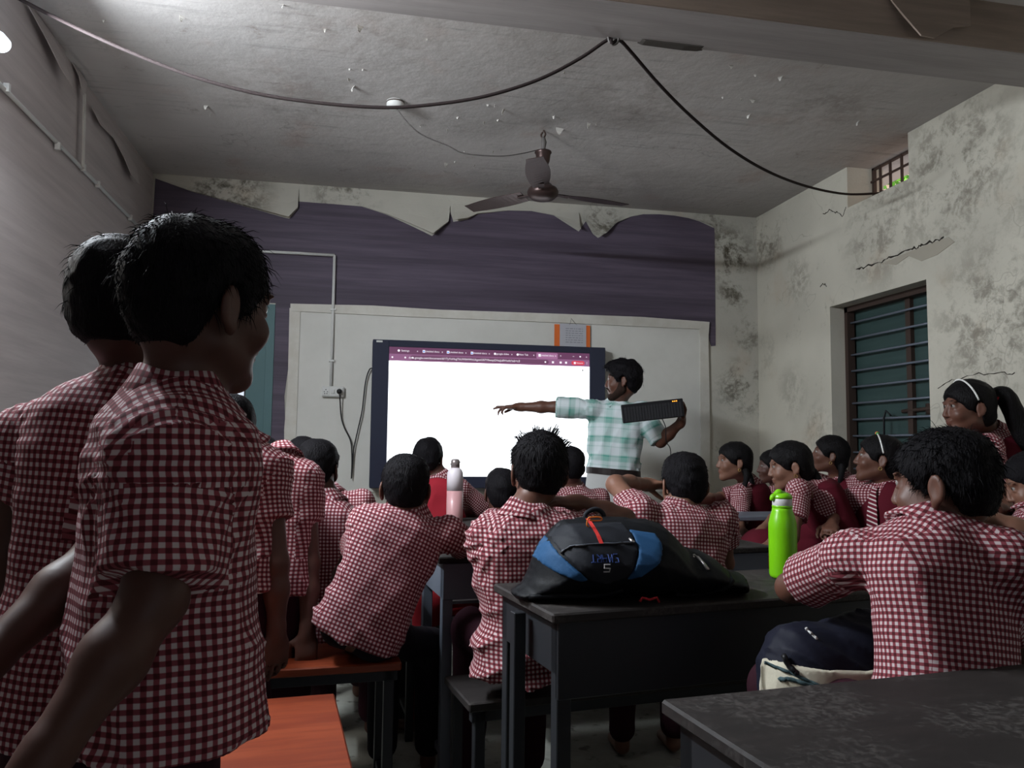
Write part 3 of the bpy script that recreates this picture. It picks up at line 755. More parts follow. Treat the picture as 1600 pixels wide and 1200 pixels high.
M_RED = cloth('red_cloth', (.36, .022, .030)); M_GREYP = cloth('pale_grey_trouser_cloth', (.50, .50, .49)); M_DARKC = cloth('near_black_cloth', (.012, .010, .014))
M_REDVEST = cloth('red_waistcoat_cloth', (.30, .018, .030))
M_BAND = flat('white_headband', (.75, .75, .72), .4); M_BELT = flat('dark_leather_belt', (.02, .014, .014), .4)
M_CREAM = cloth('cream_cloth', (.62, .58, .46))
def stripemat():
    g = G('striped_tie_cloth', .8, .2); x, y, z = g.sep(g.obj())
    f = g.math('FRACT', g.math('MULTIPLY', g.math('ADD', x, g.math('MULTIPLY', z, 1.0)), 45))
    return g.col(g.mix(g.step(f, .62, .72), (.12, .008, .02), (.6, .52, .50)))
M_TIE = stripemat()
M_GOLD = flat('gold_metal', (.6, .42, .15), .3, .9)

SKIN = dict(a=(.165, .072, .046), b=(.12, .050, .032), c=(.20, .095, .062), d=(.085, .034, .024))

def head_frame(yaw, pitch, roll):
    """columns: right, forward(face), up.  yaw clockwise from +Y, pitch up positive, roll = lean to own right"""
    f = np.array([sin(yaw)*cos(pitch), cos(yaw)*cos(pitch), sin(pitch)]); r = np.array([cos(yaw), -sin(yaw), 0.])
    u = np.cross(r, f); r2 = r*cos(roll)-u*sin(roll); u2 = u*cos(roll)+r*sin(roll)
    return np.stack([r2, f, u2], 1)

def add_head(F, c, R, s, female=False):
    P = lambda x, y, z: c+R@(np.array([x, y, z])*s)
    e = lambda p, r, k=.02, op='add', RR=None: F.ell(P(*p), np.array(r)*s, R if RR is None else R@RR, k*s, op)
    e((0, -.012, .036), (.072, .092, .078)); e((0, -.045, -.015), (.056, .050, .060))
    e((0, .030, -.020), (.060, .060, .072)); e((0, .036, -.070), (.040, .044, .034), .025)
    F.cone(P(-.045, .0, -.055), P(-.012, .066, -.094), .014*s, .014*s, .025*s); F.cone(P(.045, .0, -.055), P(.012, .066, -.094), .014*s, .014*s, .025*s)
    e((0, .070, -.095), (.018, .016, .014), .02)
    for q in (-1, 1):
        e((q*.036, .062, -.028), (.024, .022, .022), .02)
        e((q*.029, .0895, .012), (.018, .0095, .0105), .012, 'sub')
        e((q*.030, .078, .030), (.023, .009, .005), .014)
        e((q*.029, .070, .011), (.0158, .0118, .0125), .003); e((q*.029, .0735, .0215), (.0165, .0150, .0058), .003); e((q*.029, .0735, .0020), (.0155, .0138, .0056), .003)
        e((q*.010, .094, -.031), (.0078, .009, .0065), .006)
        RE = np.array([[cos(q*.35), -sin(q*.35), 0], [sin(q*.35), cos(q*.35), 0], [0, 0, 1.]])
        e((q*.079, -.012, -.008), (.0075, .020, .031), .006, 'add', RE)
        e((q*.086, -.008, -.006), (.005, .011, .020), .005, 'sub', RE)
        e((q*.076, -.006, -.036), (.006, .009, .010), .005)
    F.cone(P(0, .083, .018), P(0, .1015, -.024), .0075*s, .0095*s, .008*s)
    e((0, .0985, -.028), (.0105, .010, .0085), .006)
    e((0, .086, -.0525), (.022, .0105, .0062), .006); e((0, .0835, -.0635), (.019, .0105, .0066), .006)
    e((0, .0985, -.0578), (.021, .006, .0012), .003, 'sub')
    return P

def hand(F, w, d, n, s, curl=(.35, .4, .45, .5), thumb=.6, side=1, spread=.10):
    """w wrist, d direction of the hand, n palm normal (side the fingers close to); side +1 thumb on +cross"""
    d = nrm(d); n = nrm(np.array(n)-d*(np.array(n)@d)); b = np.cross(d, n)*side
    Rm = np.stack([b, d, n], 1)
    F.cone(w-d*.01*s, w+d*.02*s, .025*s, .024*s, .015*s)
    F.ell(w+d*.048*s, np.array([.040, .050, .0145])*s, Rm, .012*s)
    Ls = (.070, .078, .073, .056)
    for i, (off, L, cu) in enumerate(zip((.029, .010, -.010, -.029), Ls, curl)):
        k0 = w+d*(.086-.004*abs(i-1.2))*s+b*off*s; dirn = nrm(d+b*(off/.03)*spread)
        a = 0; p = k0; seg = (.46, .30, .24)
        F.cone(w+d*.045*s+b*off*.8*s, k0, .0095*s, .0088*s, .006*s)
        for j, q in enumerate(seg):
            a += cu*(.9 if j == 0 else 1.1); v = dirn*cos(a)+n*sin(a); p2 = p+v*L*q*s
            F.cone(p, p2, (.0086-.0008*j)*s, (.0080-.0010*j)*s, .003*s); p = p2
    t0 = w+d*.018*s+b*.026*s; t1 = t0+nrm(b*.8+d*.7+n*.25)*.036*s; t2 = t1+nrm(b*.35*(1-thumb)+d*.9+n*(.3+thumb*.6))*.032*s; t3 = t2+nrm(d+n*(.3+thumb*.7)-b*.2*thumb)*.024*s
    F.cone(w+d*.02*s+b*.012*s, t1, .0135*s, .0105*s, .010*s); F.cone(t1, t2, .0105*s, .0092*s, .004*s); F.cone(t2, t3, .0092*s, .0078*s, .003*s)

class Person: pass
def person(label, s, top, face=(0, 0, 0), Y=None, neck=None, pelvis=None, tyaw=0, hw=.158, arms=None, legs='sit', outfit='boy', hair='boy', skin='a', sl=.60, folds=1.0, ground=0.,
           tk=1.0, seed=1, hands=None, hem=-.20, bend=0.0, fuzz=350, knees=None, group=None, hgrid=None, seatz=None, shirtmat=None, eyes=False, sleeve_r=1.0, neckup=0., trouser=None):
    """top=(px,py of crown, Y depth); neck/pelvis/joints = (px,py,Y).  face = yaw,pitch,roll in degrees"""
    J = lambda q: PX(*q) if q is not None else None
    C = Person(); C.tk = tk; crown = J(top)
    R = head_frame(*[radians(a) for a in face])
    hc = crown-R@np.array([0, 0, .125*s]) if hair != 'none' else crown
    nb = J(neck) if neck is not None else hc+R@np.array([0, -.035, -.125])*s+np.array([0, 0, -.045*s])
    pv = J(pelvis)
    ty = radians(tyaw); fw0 = np.array([sin(ty), cos(ty), 0.])
    up = nrm(nb-pv); rt = nrm(np.cross(fw0, up)); fw = np.cross(up, rt); T = np.stack([rt, fw, up], 1); L = np.linalg.norm(nb-pv)
    TP = lambda x, y, w: pv+rt*x*s+fw*(y*s+bend*4*w*(1-w)*s)+up*(w*L)
    sh = {}; el = {}; wr = {}
    arms = arms or {}
    for side, q in (('L', -1), ('R', 1)):
        a = arms.get(side, {})
        sh[side] = J(a['sh']) if 'sh' in a else TP(q*hw, .005, 1)-up*.062*s
        el[side] = J(a['el']) if 'el' in a else sh[side]+nrm(np.array([q*.25, 0, -1])@np.array([rt, fw, [0, 0, 1.]])+fw*.35)*.27*s
        wr[side] = J(a['wr']) if 'wr' in a else el[side]+nrm(fw*.9-rt*q*.3+np.array([0, 0, .05]))*.23*s
    # ---------------- legs
    hipz = pv
    kn = {}; an = {}
    for side, q in (('L', -1), ('R', 1)):
        hp = pv+rt*q*.075*s
        if knees and side in knees: kn[side] = J(knees[side])
        elif legs == 'sit': kn[side] = hp+np.array([fw0[0], fw0[1], 0])*.38*s+rt*q*.03*s+np.array([0, 0, -.02])
        else: kn[side] = hp+(np.array([0, 0, ground])-[0, 0, pv[2]]+[0, 0, 0])*.48
        an[side] = np.array([kn[side][0], kn[side][1], ground+.07])+fw0*(.02 if legs == 'sit' else -.03)
    pts = [hc+R@np.array([0, 0, .14*s]), hc-[.13*s]*3, hc+[.13*s]*3, pv+rt*.17*s, pv-rt*.17*s]+list(sh.values())+list(el.values())+list(wr.values())+list(kn.values())+list(an.values())
    for side in 'LR': pts.append(wr[side]+nrm(wr[side]-el[side])*.16*s)
    pts = np.array(pts); lo = pts.min(0)-.10; hi = pts.max(0)+.10; lo[2] = ground-.01
    zc = float((hc-[0, 0, CAM_P['h']])@CF)
    h = hgrid or min(.011, max(.0065, .0034*zc)); hf = min(h, max(.0034, .0016*zc))
    org = np.array([pv[0], pv[1], ground])
    root = empty('person', org, label, 'person', group); C.root = root
    # ---------------- body
    fine = [(hc-.115*s, hc+.115*s, hf)]
    hands = hands or {}
    for side in 'LR':
        hv = hands.get(side, {})
        if hv.get('fine', False): fine.append((wr[side]-.10*s, wr[side]+.10*s, .0042))
    F = Field(lo, hi, h, fine)
    P = add_head(F, hc, R, s)
    nk0 = hc+R@np.array([0, -.022, -.055])*s
    F.cone(nk0, nb+fw*.012*s+up*.01*s, .044*s, .046*s, .03*s); F.cone(nb+up*.0*s+fw*.008*s, TP(0, 0.01, .84), .044*s, .06*s, .03)
    F.cone(TP(0, 0, .85), TP(0, 0, .05), .075*s, .085*s, .03)
    for side, q in (('L', -1), ('R', 1)):
        F.cone(TP(0, 0, .86), sh[side]-up*.01*s, .038*s, .038*s, .03)
        F.cone(sh[side], el[side], .043*s, .034*s, .02); F.cone(el[side], el[side]*.6+wr[side]*.4, .034*s, .035*s, .02); F.cone(el[side]*.6+wr[side]*.4, wr[side], .035*s, .0235*s, .02)
        hv = dict(hands.get(side, {})); hv.pop('fine', None)
        hd = hv.pop('d', wr[side]-el[side]); hn = hv.pop('n', np.array([0, 0, -1.])); sd = hv.pop('side', -q)
        if callable(hd): hd = hd()
        hand(F, wr[side], hd, hn, s*1.02, side=sd, **hv)
        hp = pv+rt*q*.07*s
        F.cone(pv, hp-rt*q*.02*s, .056*s, .054*s, .03); F.cone(hp-rt*q*.02*s, kn[side], .050*s, .042*s, .03); F.cone(kn[side], an[side], .046*s, .030*s, .02)
        F.cone(an[side]-[0, 0, .035], an[side]+fw0*.13*s-[0, 0, .045], .03*s, .022*s, .02)
    V, Q = surface_nets(F.F, *F.ax)
    base = np.array(SKIN[skin]); loc = (V-hc)@R/s
    tint = np.tile(base, (len(V), 1)); fr = loc[:, 1] > .05
    def blob(cx, cy, cz, rx, ry, rz): return np.clip(1.4-1.4*np.sqrt(((np.abs(loc[:, 0])-cx)/rx)**2+((loc[:, 1]-cy)/ry)**2+((loc[:, 2]-cz)/rz)**2), 0, 1)
    m = blob(0, .094, -.058, .026, .02, .011)[:, None]*.75; tint = tint*(1-m)+base*np.array([.95, .55, .6])*m
    m = blob(.031, .088, .0335, .021, .02, .0058)[:, None]*.9; tint = tint*(1-m)+np.array([.008, .006, .006])*m
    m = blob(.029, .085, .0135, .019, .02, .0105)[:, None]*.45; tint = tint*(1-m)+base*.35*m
    body = np_mesh('body', V, Q, M_SKIN, org, root, tint)
    # eyes
    if eyes:
        for q in (-1, 1):
            c = P(q*.0290, .0735, .0115); r = .0128*s; g0 = nrm(R@np.array([-.0*q, 1, .02]))
            if isinstance(eyes, tuple): g0 = nrm(R@np.array([eyes[0], 1, eyes[1]]))
            a = nrm(np.cross(g0, [0, 0, 1])); b = np.cross(a, g0); vs = []; cols = []
            nn, mm = 18, 14
            for i in range(mm+1):
                t = pi*i/mm
                for k in range(nn):
                    vs.append(c+r*(cos(t)*g0+sin(t)*(cos(2*pi*k/nn)*a+sin(2*pi*k/nn)*b))); cols.append((.010, .006, .005) if t < .52 else ((.03, .015, .01) if t < .62 else (.27, .25, .235)))
            fs = [(i*nn+k, (i+1)*nn+k, (i+1)*nn+(k+1) % nn, i*nn+(k+1) % nn) for i in range(mm) for k in range(nn)]
            np_mesh('eye', np.array(vs), np.array(fs), M_EYEW, org, root, np.array(cols))
    # ---------------- hair
    make_hair(hc, R, s, hair, hf, org, root, seed, fuzz)
    # ---------------- clothes
    shirt_fields(C, s, tk, pv, nb, T, L, TP, sh, el, sl, hem, bend, folds, seed, h, org, root, outfit, shirtmat, sleeve_r, hw, up, rt, fw, hc, R)
    lower(C, s, pv, kn, an, rt, fw0, up, outfit, legs, h, org, root, trouser)
    C.__dict__.update(hc=hc, R=R, nb=nb, pv=pv, sh=sh, el=el, wr=wr, T=T, TP=TP, org=org, s=s, P=P)
    print('%-34s zc %.2f crown z %.2f torso %.2f arm %.2f/%.2f %.2f/%.2f hipz %.2f' % (label[:34], zc, crown[2], L, *[np.linalg.norm(v) for v in (el['L']-sh['L'], wr['L']-el['L'], el['R']-sh['R'], wr['R']-el['R'])], pv[2]))
    return C

def make_hair(hc, R, s, kind, hf, org, root, seed, fuzz):
    P = lambda x, y, z: hc+R@(np.array([x, y, z])*s)
    h = max(.0036, hf); F = Field(hc-.19*s, hc+.19*s, h)
    girl = kind in ('girl', 'pony', 'plait')
    g = .010 if kind == 'crop' else .012 if kind == 'boy' else .015 if girl else .020
    e = lambda p, r, k=.02, op='add': F.ell(P(*p), np.array(r)*s, R, k*s, op)
    e((0, -.012, .036), (.072+g, .092+g, .078+g)); e((0, -.045, -.012), (.056+g*.9, .050+g*.8, .066+g*.4), .03)
    X, Y, Z = np.meshgrid(*F.ax, indexing='ij'); Q = np.stack([X, Y, Z], -1).reshape(-1, 3); l = ((Q-hc)@R)/s
    x, y, z = l[:, 0], l[:, 1], l[:, 2]
    ss = lambda a, b, t: (lambda u: u*u*(3-2*u))(np.clip((t-a)/(b-a), 0, 1))
    # hairline height as a function of depth along the head
    if girl: zl = -.085+.062*ss(-.040, -.022, y)+.012*ss(-.005, .02, y)+.034*ss(.028, .062, y)+.044*ss(.058, .095, y)
    else: zl = -.066+.058*ss(-.048, -.024, y)-.010*ss(-.005, .004, y)*(1-ss(.016, .026, y))+.034*ss(.030, .058, y)+.034*ss(.055, .090, y)
    if kind == 'teacher': zl = -.080+.072*ss(-.045, -.018, y)-.014*ss(-.005, .004, y)*(1-ss(.016, .026, y))+.036*ss(.030, .058, y)+.034*ss(.055, .090, y)
    n = wob(l*s, 160, seed+3)*.0022+wob(l*s, 60, seed)*.0035*(0.4 if girl else 1)
    if kind == 'teacher': n = n*1.6+wob(l*s, 90, seed)*.005
    if girl: n += .0035*np.exp(-(x/.006)**2)*(y > -.03)
    d = F.F.reshape(-1)+n; d = np.maximum(d, (zl-z)*s*.9+wob(l*s, 200, seed+9)*.002)
    # ear notch
    ear = np.sqrt(((np.abs(x)-.085)/.022)**2+((y+.008)/.024)**2+((z+.010)/.036)**2)-1
    d = np.maximum(d, -ear*.022*s)
    F.F = d.reshape(F.F.shape).astype(np.float32)
    if kind == 'teacher':
        for a, b, ra in (((-.02, .070, .098), (-.035, .103, .086), .024), ((.02, .068, .100), (.010, .104, .092), .022), ((.048, .05, .095), (.045, .088, .084), .022), ((-.05, .04, .09), (-.066, .078, .070), .022), ((0, -.06, .10), (0, -.105, .06), .03), ((0, .0, .115), (0, .05, .118), .024)):
            F.cone(P(*a), P(*b), ra*s, .009*s, .022*s)
        F2 = Field(hc-.15*s, hc+.15*s, .0036)   # moustache and short beard
        F2.ell(P(0, .036, -.070), np.array((.0455, .0480, .0380))*s, R, .02*s); F2.ell(P(0, .070, -.095), np.array((.0215, .0185, .017))*s, R, .02*s)
        for q in (-1, 1):
            F2.cone(P(q*.047, .0, -.050), P(q*.014, .066, -.094), .0190*s, .0185*s, .03*s); F2.cone(P(q*.060, .010, -.015), P(q*.048, .005, -.055), .012*s, .021*s, .03*s)
        X, Y, Z = np.meshgrid(*F2.ax, indexing='ij'); l = ((np.stack([X, Y, Z], -1)-hc)@R)/s
        zb = -.012-.066*np.clip((l[..., 1]-.020)/.042, 0, 1)**.7+.0015*wob(l.reshape(-1, 3), 300, 4).reshape(X.shape)
        F2.F = np.maximum(F2.F, (l[..., 2]-zb)*s*.8).astype(np.float32)
        for q in (-1, 1):
            F2.cone(P(0, .0975, -.0435), P(q*.020, .0885, -.0495), .0048*s, .0038*s, .003); F2.cone(P(q*.020, .0885, -.0495), P(q*.027, .078, -.066), .0038*s, .003*s, .003)
        V, Q = surface_nets(F2.F, *F2.ax); np_mesh('beard', V, Q, M_BEARD, org, root)
    if kind == 'girl':
        F.ell(P(0, -.075, -.045), np.array((.045, .035, .035))*s, R, .03*s)
    V, Q = surface_nets(F.F, *F.ax)
    ho = np_mesh('hair', V, Q, M_HAIRG if girl else M_HAIR, org, root)
    rs = np.random.RandomState(seed)
    nst = fuzz if not girl else fuzz//3
    if nst and len(Q):
        cen = V[Q[:, 0]]; idx = rs.choice(len(Q), nst)
        e1 = V[Q[idx, 1]]-V[Q[idx, 0]]; e2 = V[Q[idx, 3]]-V[Q[idx, 0]]; nn = np.cross(e1, e2); nn /= np.linalg.norm(nn, axis=1)[:, None]+1e-9
        p0 = cen[idx]; vs = []; fs = []
        down = -R[:, 2]
        for i in range(nst):
            p = p0[i]; d0 = nn[i]; wild = rs.rand() < (.10 if kind == 'boy' else .06 if kind == 'teacher' else .03)
            if (p-hc)@R[:, 2] < -.02*s and not girl: Ln = .004*s
            else: Ln = (.017 if kind == 'boy' else .008 if kind == 'crop' else .020 if kind == 'teacher' else .010)*s*rs.uniform(.5, 1.4)*(1.5 if wild else 1)
            tn = (p-(hc+R@np.array([0, -.06, .10])*s)); tn = nrm(tn-d0*(tn@d0)); dirv = nrm(d0*(.75 if wild else .22)+tn*.9+rs.randn(3)*(.4 if wild else .16))
            a = nrm(np.cross(dirv, rs.randn(3)))*.0008*s; b = nrm(np.cross(dirv, a))*.0008*s
            m = p+dirv*Ln*.55; tip = p+dirv*Ln+down*Ln*.25; p = p-d0*.001
            k = len(vs); vs += [p+a, p-a*.5+b, p-a*.5-b, m+a*.6, m-a*.3+b*.6, m-a*.3-b*.6, tip]
            fs += [(k, k+1, k+4, k+3), (k+1, k+2, k+5, k+4), (k+2, k, k+3, k+5), (k+3, k+4, k+6, k+6), (k+4, k+5, k+6, k+6), (k+5, k+3, k+6, k+6)]
        mb = MB(); mb.v = [tuple(v-np.array(root.location)) for v in vs]; mb.f = [tuple(dict.fromkeys(f)) for f in fs]
        me = bpy.data.meshes.new('loose_strands'); me.from_pydata(mb.v, [], mb.f); me.update(); me.materials.append(M_HAIR)
        o = bpy.data.objects.new('loose_strands', me); COL.objects.link(o); o.parent = ho; o.matrix_parent_inverse = Matrix.Translation(-Vector(ho.location)); o['kind'] = 'stuff'
    return ho

def loft_d(F, pv, T, L, s, st, bend, w0, w1, off=0., expn=2.3, flare=0.):
    """distance to an elliptical loft along the spine; st = [(w, a, b)]"""
    ws = np.array([q[0] for q in st]); A = np.array([q[1] for q in st])*s+off; B = np.array([q[2] for q in st])*s+off
    r = max(A.max(), B.max())+.03; p0 = pv+T[:, 2]*w0*L; p1 = pv+T[:, 2]*w1*L
    sl, X, Y, Z = F.win(np.minimum(p0, p1)-r, np.maximum(p0, p1)+r, .05)
    X, Y, Z = np.broadcast_arrays(X, Y, Z); Q = np.stack([X-pv[0], Y-pv[1], Z-pv[2]], -1)@T
    w = Q[..., 2]/L; wc = np.clip(w, ws[0], ws[-1]); a = np.interp(wc, ws, A); b = np.interp(wc, ws, B)
    yy = Q[..., 1]-bend*4*np.clip(w, 0, 1)*(1-np.clip(w, 0, 1))*s
    rr = (np.abs(Q[..., 0]/a)**expn+np.abs(yy/b)**expn)**(1/expn)
    d = (rr-1)*np.minimum(a, b)*.9
    return sl, d, w, Q, yy

def shirt_fields(C, s, tk, pv, nb, T, L, TP, sh, el, sl_, hem, bend, folds, seed, h, org, root, outfit, shirtmat, sr, hw, up, rt, fw, hc, R):
    tea = outfit == 'teacher'
    st = [(-.5, .157*tk, .128), (-.25, .157*tk, .126), (0, .150*tk, .118), (.25, .138*tk, .108), (.5, .142*tk, .106), (.72, .152*tk, .108), (.86, .140*tk, .100), (.94, .098*tk, .082), (1.0, .058, .062), (1.05, .045, .05)]
    pts = np.array([pv, nb]+list(sh.values())+list(el.values())+[pv+up*hem*L]); lo = pts.min(0)-.20*s; hi = pts.max(0)+.17*s
    F = Field(lo, hi, h)
    sl, d, w, Q, yy = loft_d(F, pv, T, L, s, st, bend, hem-.05, 1.02)
    zc0 = float((nb-np.array([0, 0, CAM_P['h']]))@CF)
    wave = .02*np.sin(Q[..., 0]*18/s+seed)+.02*(np.abs(Q[..., 0])/(.15*s))**2*-1
    d = np.maximum(d, (hem+ -wave*.6-w)*L); d = np.maximum(d, (w-1.015)*L)
    F.put(sl, d, 0, 'add')
    for side, q in (('L', -1), ('R', 1)):
        F.cone(nb-up*.035*s+rt*q*.03*s, sh[side]+up*.012*s, .030*s, .042*s, .045*s)
        a = nrm(el[side]-sh[side]); c = sh[side]+a*np.linalg.norm(el[side]-sh[side])*sl_
        F.cone(sh[side], c+a*.03, .054*s*sr, .061*s*sr, .035*s, 'add', (c, a))
    # fold displacement near the surface
    idx = np.nonzero(np.abs(F.F) < .03)
    P3 = np.stack([F.ax[0][idx[0]], F.ax[1][idx[1]], F.ax[2][idx[2]]], 1).astype(float); lq = (P3-pv)@T
    am = .0050*folds*s
    r1 = 1-np.abs(np.sin(lq[:, 2]*34/s+lq[:, 0]*20/s*np.sin(seed*1.7)+2.2*wob(lq, 13, seed)))**.7
    r2 = 1-np.abs(np.sin(lq[:, 0]*30/s-lq[:, 2]*12/s*cos(seed*2.3)+2.5*wob(lq, 11, seed+5)))**.7
    msk = .5+.5*wob(lq, 9, seed+7); ww = lq[:, 2]/L
    low = np.clip(1.1-ww*1.6, .25, 1.2)
    rad = sum(np.exp(-((P3-sh[k2])**2).sum(1)/(.13*s)**2)*(1-np.abs(np.sin(7*np.arctan2((P3-sh[k2])@up, (P3-sh[k2])@rt)+6*wob(P3, 8, seed+31))))**1.5 for k2 in 'LR')
    disp = am*(1.7*r1**1.5*msk*low+1.3*r2**1.5*(1-msk))+am*1.2*rad+am*.8*wob(lq, 24, seed+2)+am*.35*wob(lq, 60, seed+4)
    F.F[idx] -= disp.astype(np.float32)
    V, Q4 = surface_nets(F.F, *F.ax)
    uv = cloth_uv(V, Q4, pv, T, L, s, sh, el, seed)
    so = np_mesh('shirt', V, Q4, shirtmat or M_GING, org, root, uv=uv)
    # collar
    nkd = nrm(up*.8+nrm(hc+R@np.array([0, -.03, -.06])*s-nb)*.45)
    cb = nb-up*.004*s+fw*.008*s
    nf = nrm(fw-nkd*(fw@nkd)); nr = np.cross(nf, nkd); vs = []; uvv = []
    prof = [(.060, -.022), (.0520, .006), (.0495, .030), (.0535, .033), (.063, .014), (.082, -.016), (.080, -.021), (.064, -.012)]
    n = 40; gap = .30
    for i in range(n+1):
        t = pi/2+gap+(2*pi-2*gap)*i/n
        for j, (r, z) in enumerate(prof):
            dz = z*s*(1+.15*sin(t*3+seed)) - .012*s*max(0, sin(t)); rr = r*s*(1.0+.03*sin(t*5+seed))
            if j in (5, 6): rr *= 1.0+.10*max(0, sin(t))**2
            vs.append(cb+nkd*dz+nr*cos(t)*rr*1.02+nf*sin(t)*rr*1.04); uvv.append((t*.06*s, .3+[0, .02, .04, .045, .06, .085, .09, .07][j]*s))
    m = len(prof); fs = []
    for i in range(n):
        for j in range(m): fs.append((i*m+j, (i+1)*m+j, (i+1)*m+(j+1) % m, i*m+(j+1) % m))
    fs = np.array(fs); uva = np.array(uvv)[fs.ravel()]
    co = np_mesh('collar', np.array(vs), fs, shirtmat or M_GING, org, root, uv=uva)
    co.parent = so; co.location = (0, 0, 0)
    # pinafore / waistcoat over the shirt
    if outfit in ('girl', 'redvest'):
        F = Field(lo, hi, h); lowend = -.05
        st2 = [(a, b*(1.0 if a > .6 else 1.03), c) for a, b, c in st]
        sl, d, w, Q, yy = loft_d(F, pv, T, L, s, st2, bend, lowend-.05, 1.0, .011)
        d = np.maximum(d, (lowend-w)*L)
        d = np.maximum(d, (w-.955)*L)
        nx = np.abs(Q[..., 0])/s; vcut = (.90-w)*L*.8-(nx*-1.0+.0)*0
        neckhole = np.sqrt((Q[..., 0]/(.064*s))**2+((yy-.0*s)/(.066*s))**2)-1
        d = np.maximum(d, np.where(w > .84, -neckhole*.06*s, -1))
        vneck = (nx*1.0-(w-.66)*L/s*.40)*s
        d = np.maximum(d, np.where(yy > .03*s, -vneck*1.0, -1))
        arm = (nx-.146)*s
        d = np.maximum(d, np.where(w > .45, arm, -1))
        F.put(sl, d, 0, 'add')
        idx = np.nonzero(np.abs(F.F) < .03); P3 = np.stack([F.ax[0][idx[0]], F.ax[1][idx[1]], F.ax[2][idx[2]]], 1).astype(float); lq = (P3-pv)@T
        F.F[idx] -= (am*1.0*(1-np.abs(np.sin(lq[:, 0]*26/s+2*wob(lq, 10, seed))))+am*.8*wob(lq, 20, seed+3)).astype(np.float32)
        V, Q4 = surface_nets(F.F, *F.ax)
        if len(Q4): np_mesh('tunic' if outfit == 'girl' else 'waistcoat', V, Q4, M_VEST if outfit == 'girl' else M_REDVEST, org, root)

def cloth_uv(V, Q4, pv, T, L, s, sh, el, seed):
    cen = V[Q4].mean(1); e1 = V[Q4[:, 2]]-V[Q4[:, 0]]; e2 = V[Q4[:, 3]]-V[Q4[:, 1]]; N = np.cross(e1, e2); N /= np.linalg.norm(N, axis=1)[:, None]+1e-12
    for _ in range(9):
        vn = np.stack([np.bincount(Q4.ravel(), np.repeat(N[:, a], 4), len(V)) for a in range(3)], 1); N = vn[Q4].mean(1); N /= np.linalg.norm(N, axis=1)[:, None]+1e-12
    W = V+.0025*np.stack([wob(V, 22, seed+20), wob(V, 20, seed+21), wob(V, 18, seed+22)], 1)
    lq = (W-pv)@T; n = N@T
    nx, ny, nz = np.abs(n[:, 0]), np.abs(n[:, 1]), np.abs(n[:, 2])
    P = lq[Q4]                                    # faces x 4 x 3
    uv = np.zeros((len(Q4), 4, 2)); uv[..., 0] = P[..., 0]; uv[..., 1] = P[..., 2]
    m = (nx > .76) & (nx > ny); sg = np.sign(n[:, 0])[:, None]
    uv[m, :, 0] = (P[..., 1]*sg+.01)[m]
    m = n[:, 2] > .60; uv[m, :, 1] = (P[..., 1]*np.sign(n[:, 1]+1e-6)[:, None]*-1)[m]
    for side in 'LR':
        a, b = sh[side], el[side]; ax = nrm(b-a); d = cen-a; t = d@ax; rad = np.linalg.norm(d-t[:, None]*ax, axis=1)
        m = (t > .035*s) & (rad < .085*s) & (t < np.linalg.norm(b-a)*.95)
        tl = (cen-pv)@T; m &= (np.abs(tl[:, 0]) > .115*s) | (t > .09*s)
        r = nrm(np.cross(ax, [0, 0, 1.]) if abs(ax[2]) < .9 else np.cross(ax, [0, 1., 0])); w = np.cross(ax, r)
        Vp = W[Q4[m]]-a; al = Vp@ax; q = Vp-al[..., None]*ax; th = np.arctan2(q@r, q@w)
        th0 = th[:, :1]; th = th0+(th-th0+pi) % (2*pi)-pi
        uv[m, :, 0] = th*.060*s; uv[m, :, 1] = al
    return uv.reshape(-1, 2)

def lower(C, s, pv, kn, an, rt, fw0, up, outfit, legs, h, org, root, trouser):
    pts = np.array([pv, pv+[0, 0, .1]]+list(kn.values())+list(an.values())); F = Field(pts.min(0)-.2, pts.max(0)+.2, max(h, .009))
    sk = outfit == 'girl'
    for side, q in (('L', -1), ('R', 1)):
        hp = pv+rt*q*(.075 if sk else .052*C.tk)*s
        F.cone(pv+up*.06*s, hp-rt*q*.008*s, .060*s, (.074 if sk else .066*C.tk)*s, .04)
        if sk:
            F.cone(hp, kn[side], .105*s, .095*s, .08); F.cone(kn[side], kn[side]*.45+an[side]*.55, .095*s, .10*s, .06)
        else:
            F.cone(hp-fw0*.01*s, kn[side], .064*C.tk*s, .060*s, .03); F.cone(kn[side], an[side]+[0, 0, .03], .064*s, .050*s, .03)
    if sk:
        F.cone(pv+up*.1*s, (kn['L']+kn['R'])/2, .10*s, .09*s, .08)
    idx = np.nonzero(np.abs(F.F) < .03); P3 = np.stack([F.ax[0][idx[0]], F.ax[1][idx[1]], F.ax[2][idx[2]]], 1).astype(float)-pv
    F.F[idx] -= (.006*s*(1-np.abs(np.sin(P3@np.array([22., 14, 9])+2*wob(P3, 10, 5))))+.003*wob(P3, 25, 8)).astype(np.float32)
    V, Q = surface_nets(F.F, *F.ax)
    np_mesh('skirt' if sk else 'trousers', V, Q, trouser or (M_VEST if sk else M_TROU), org, root)

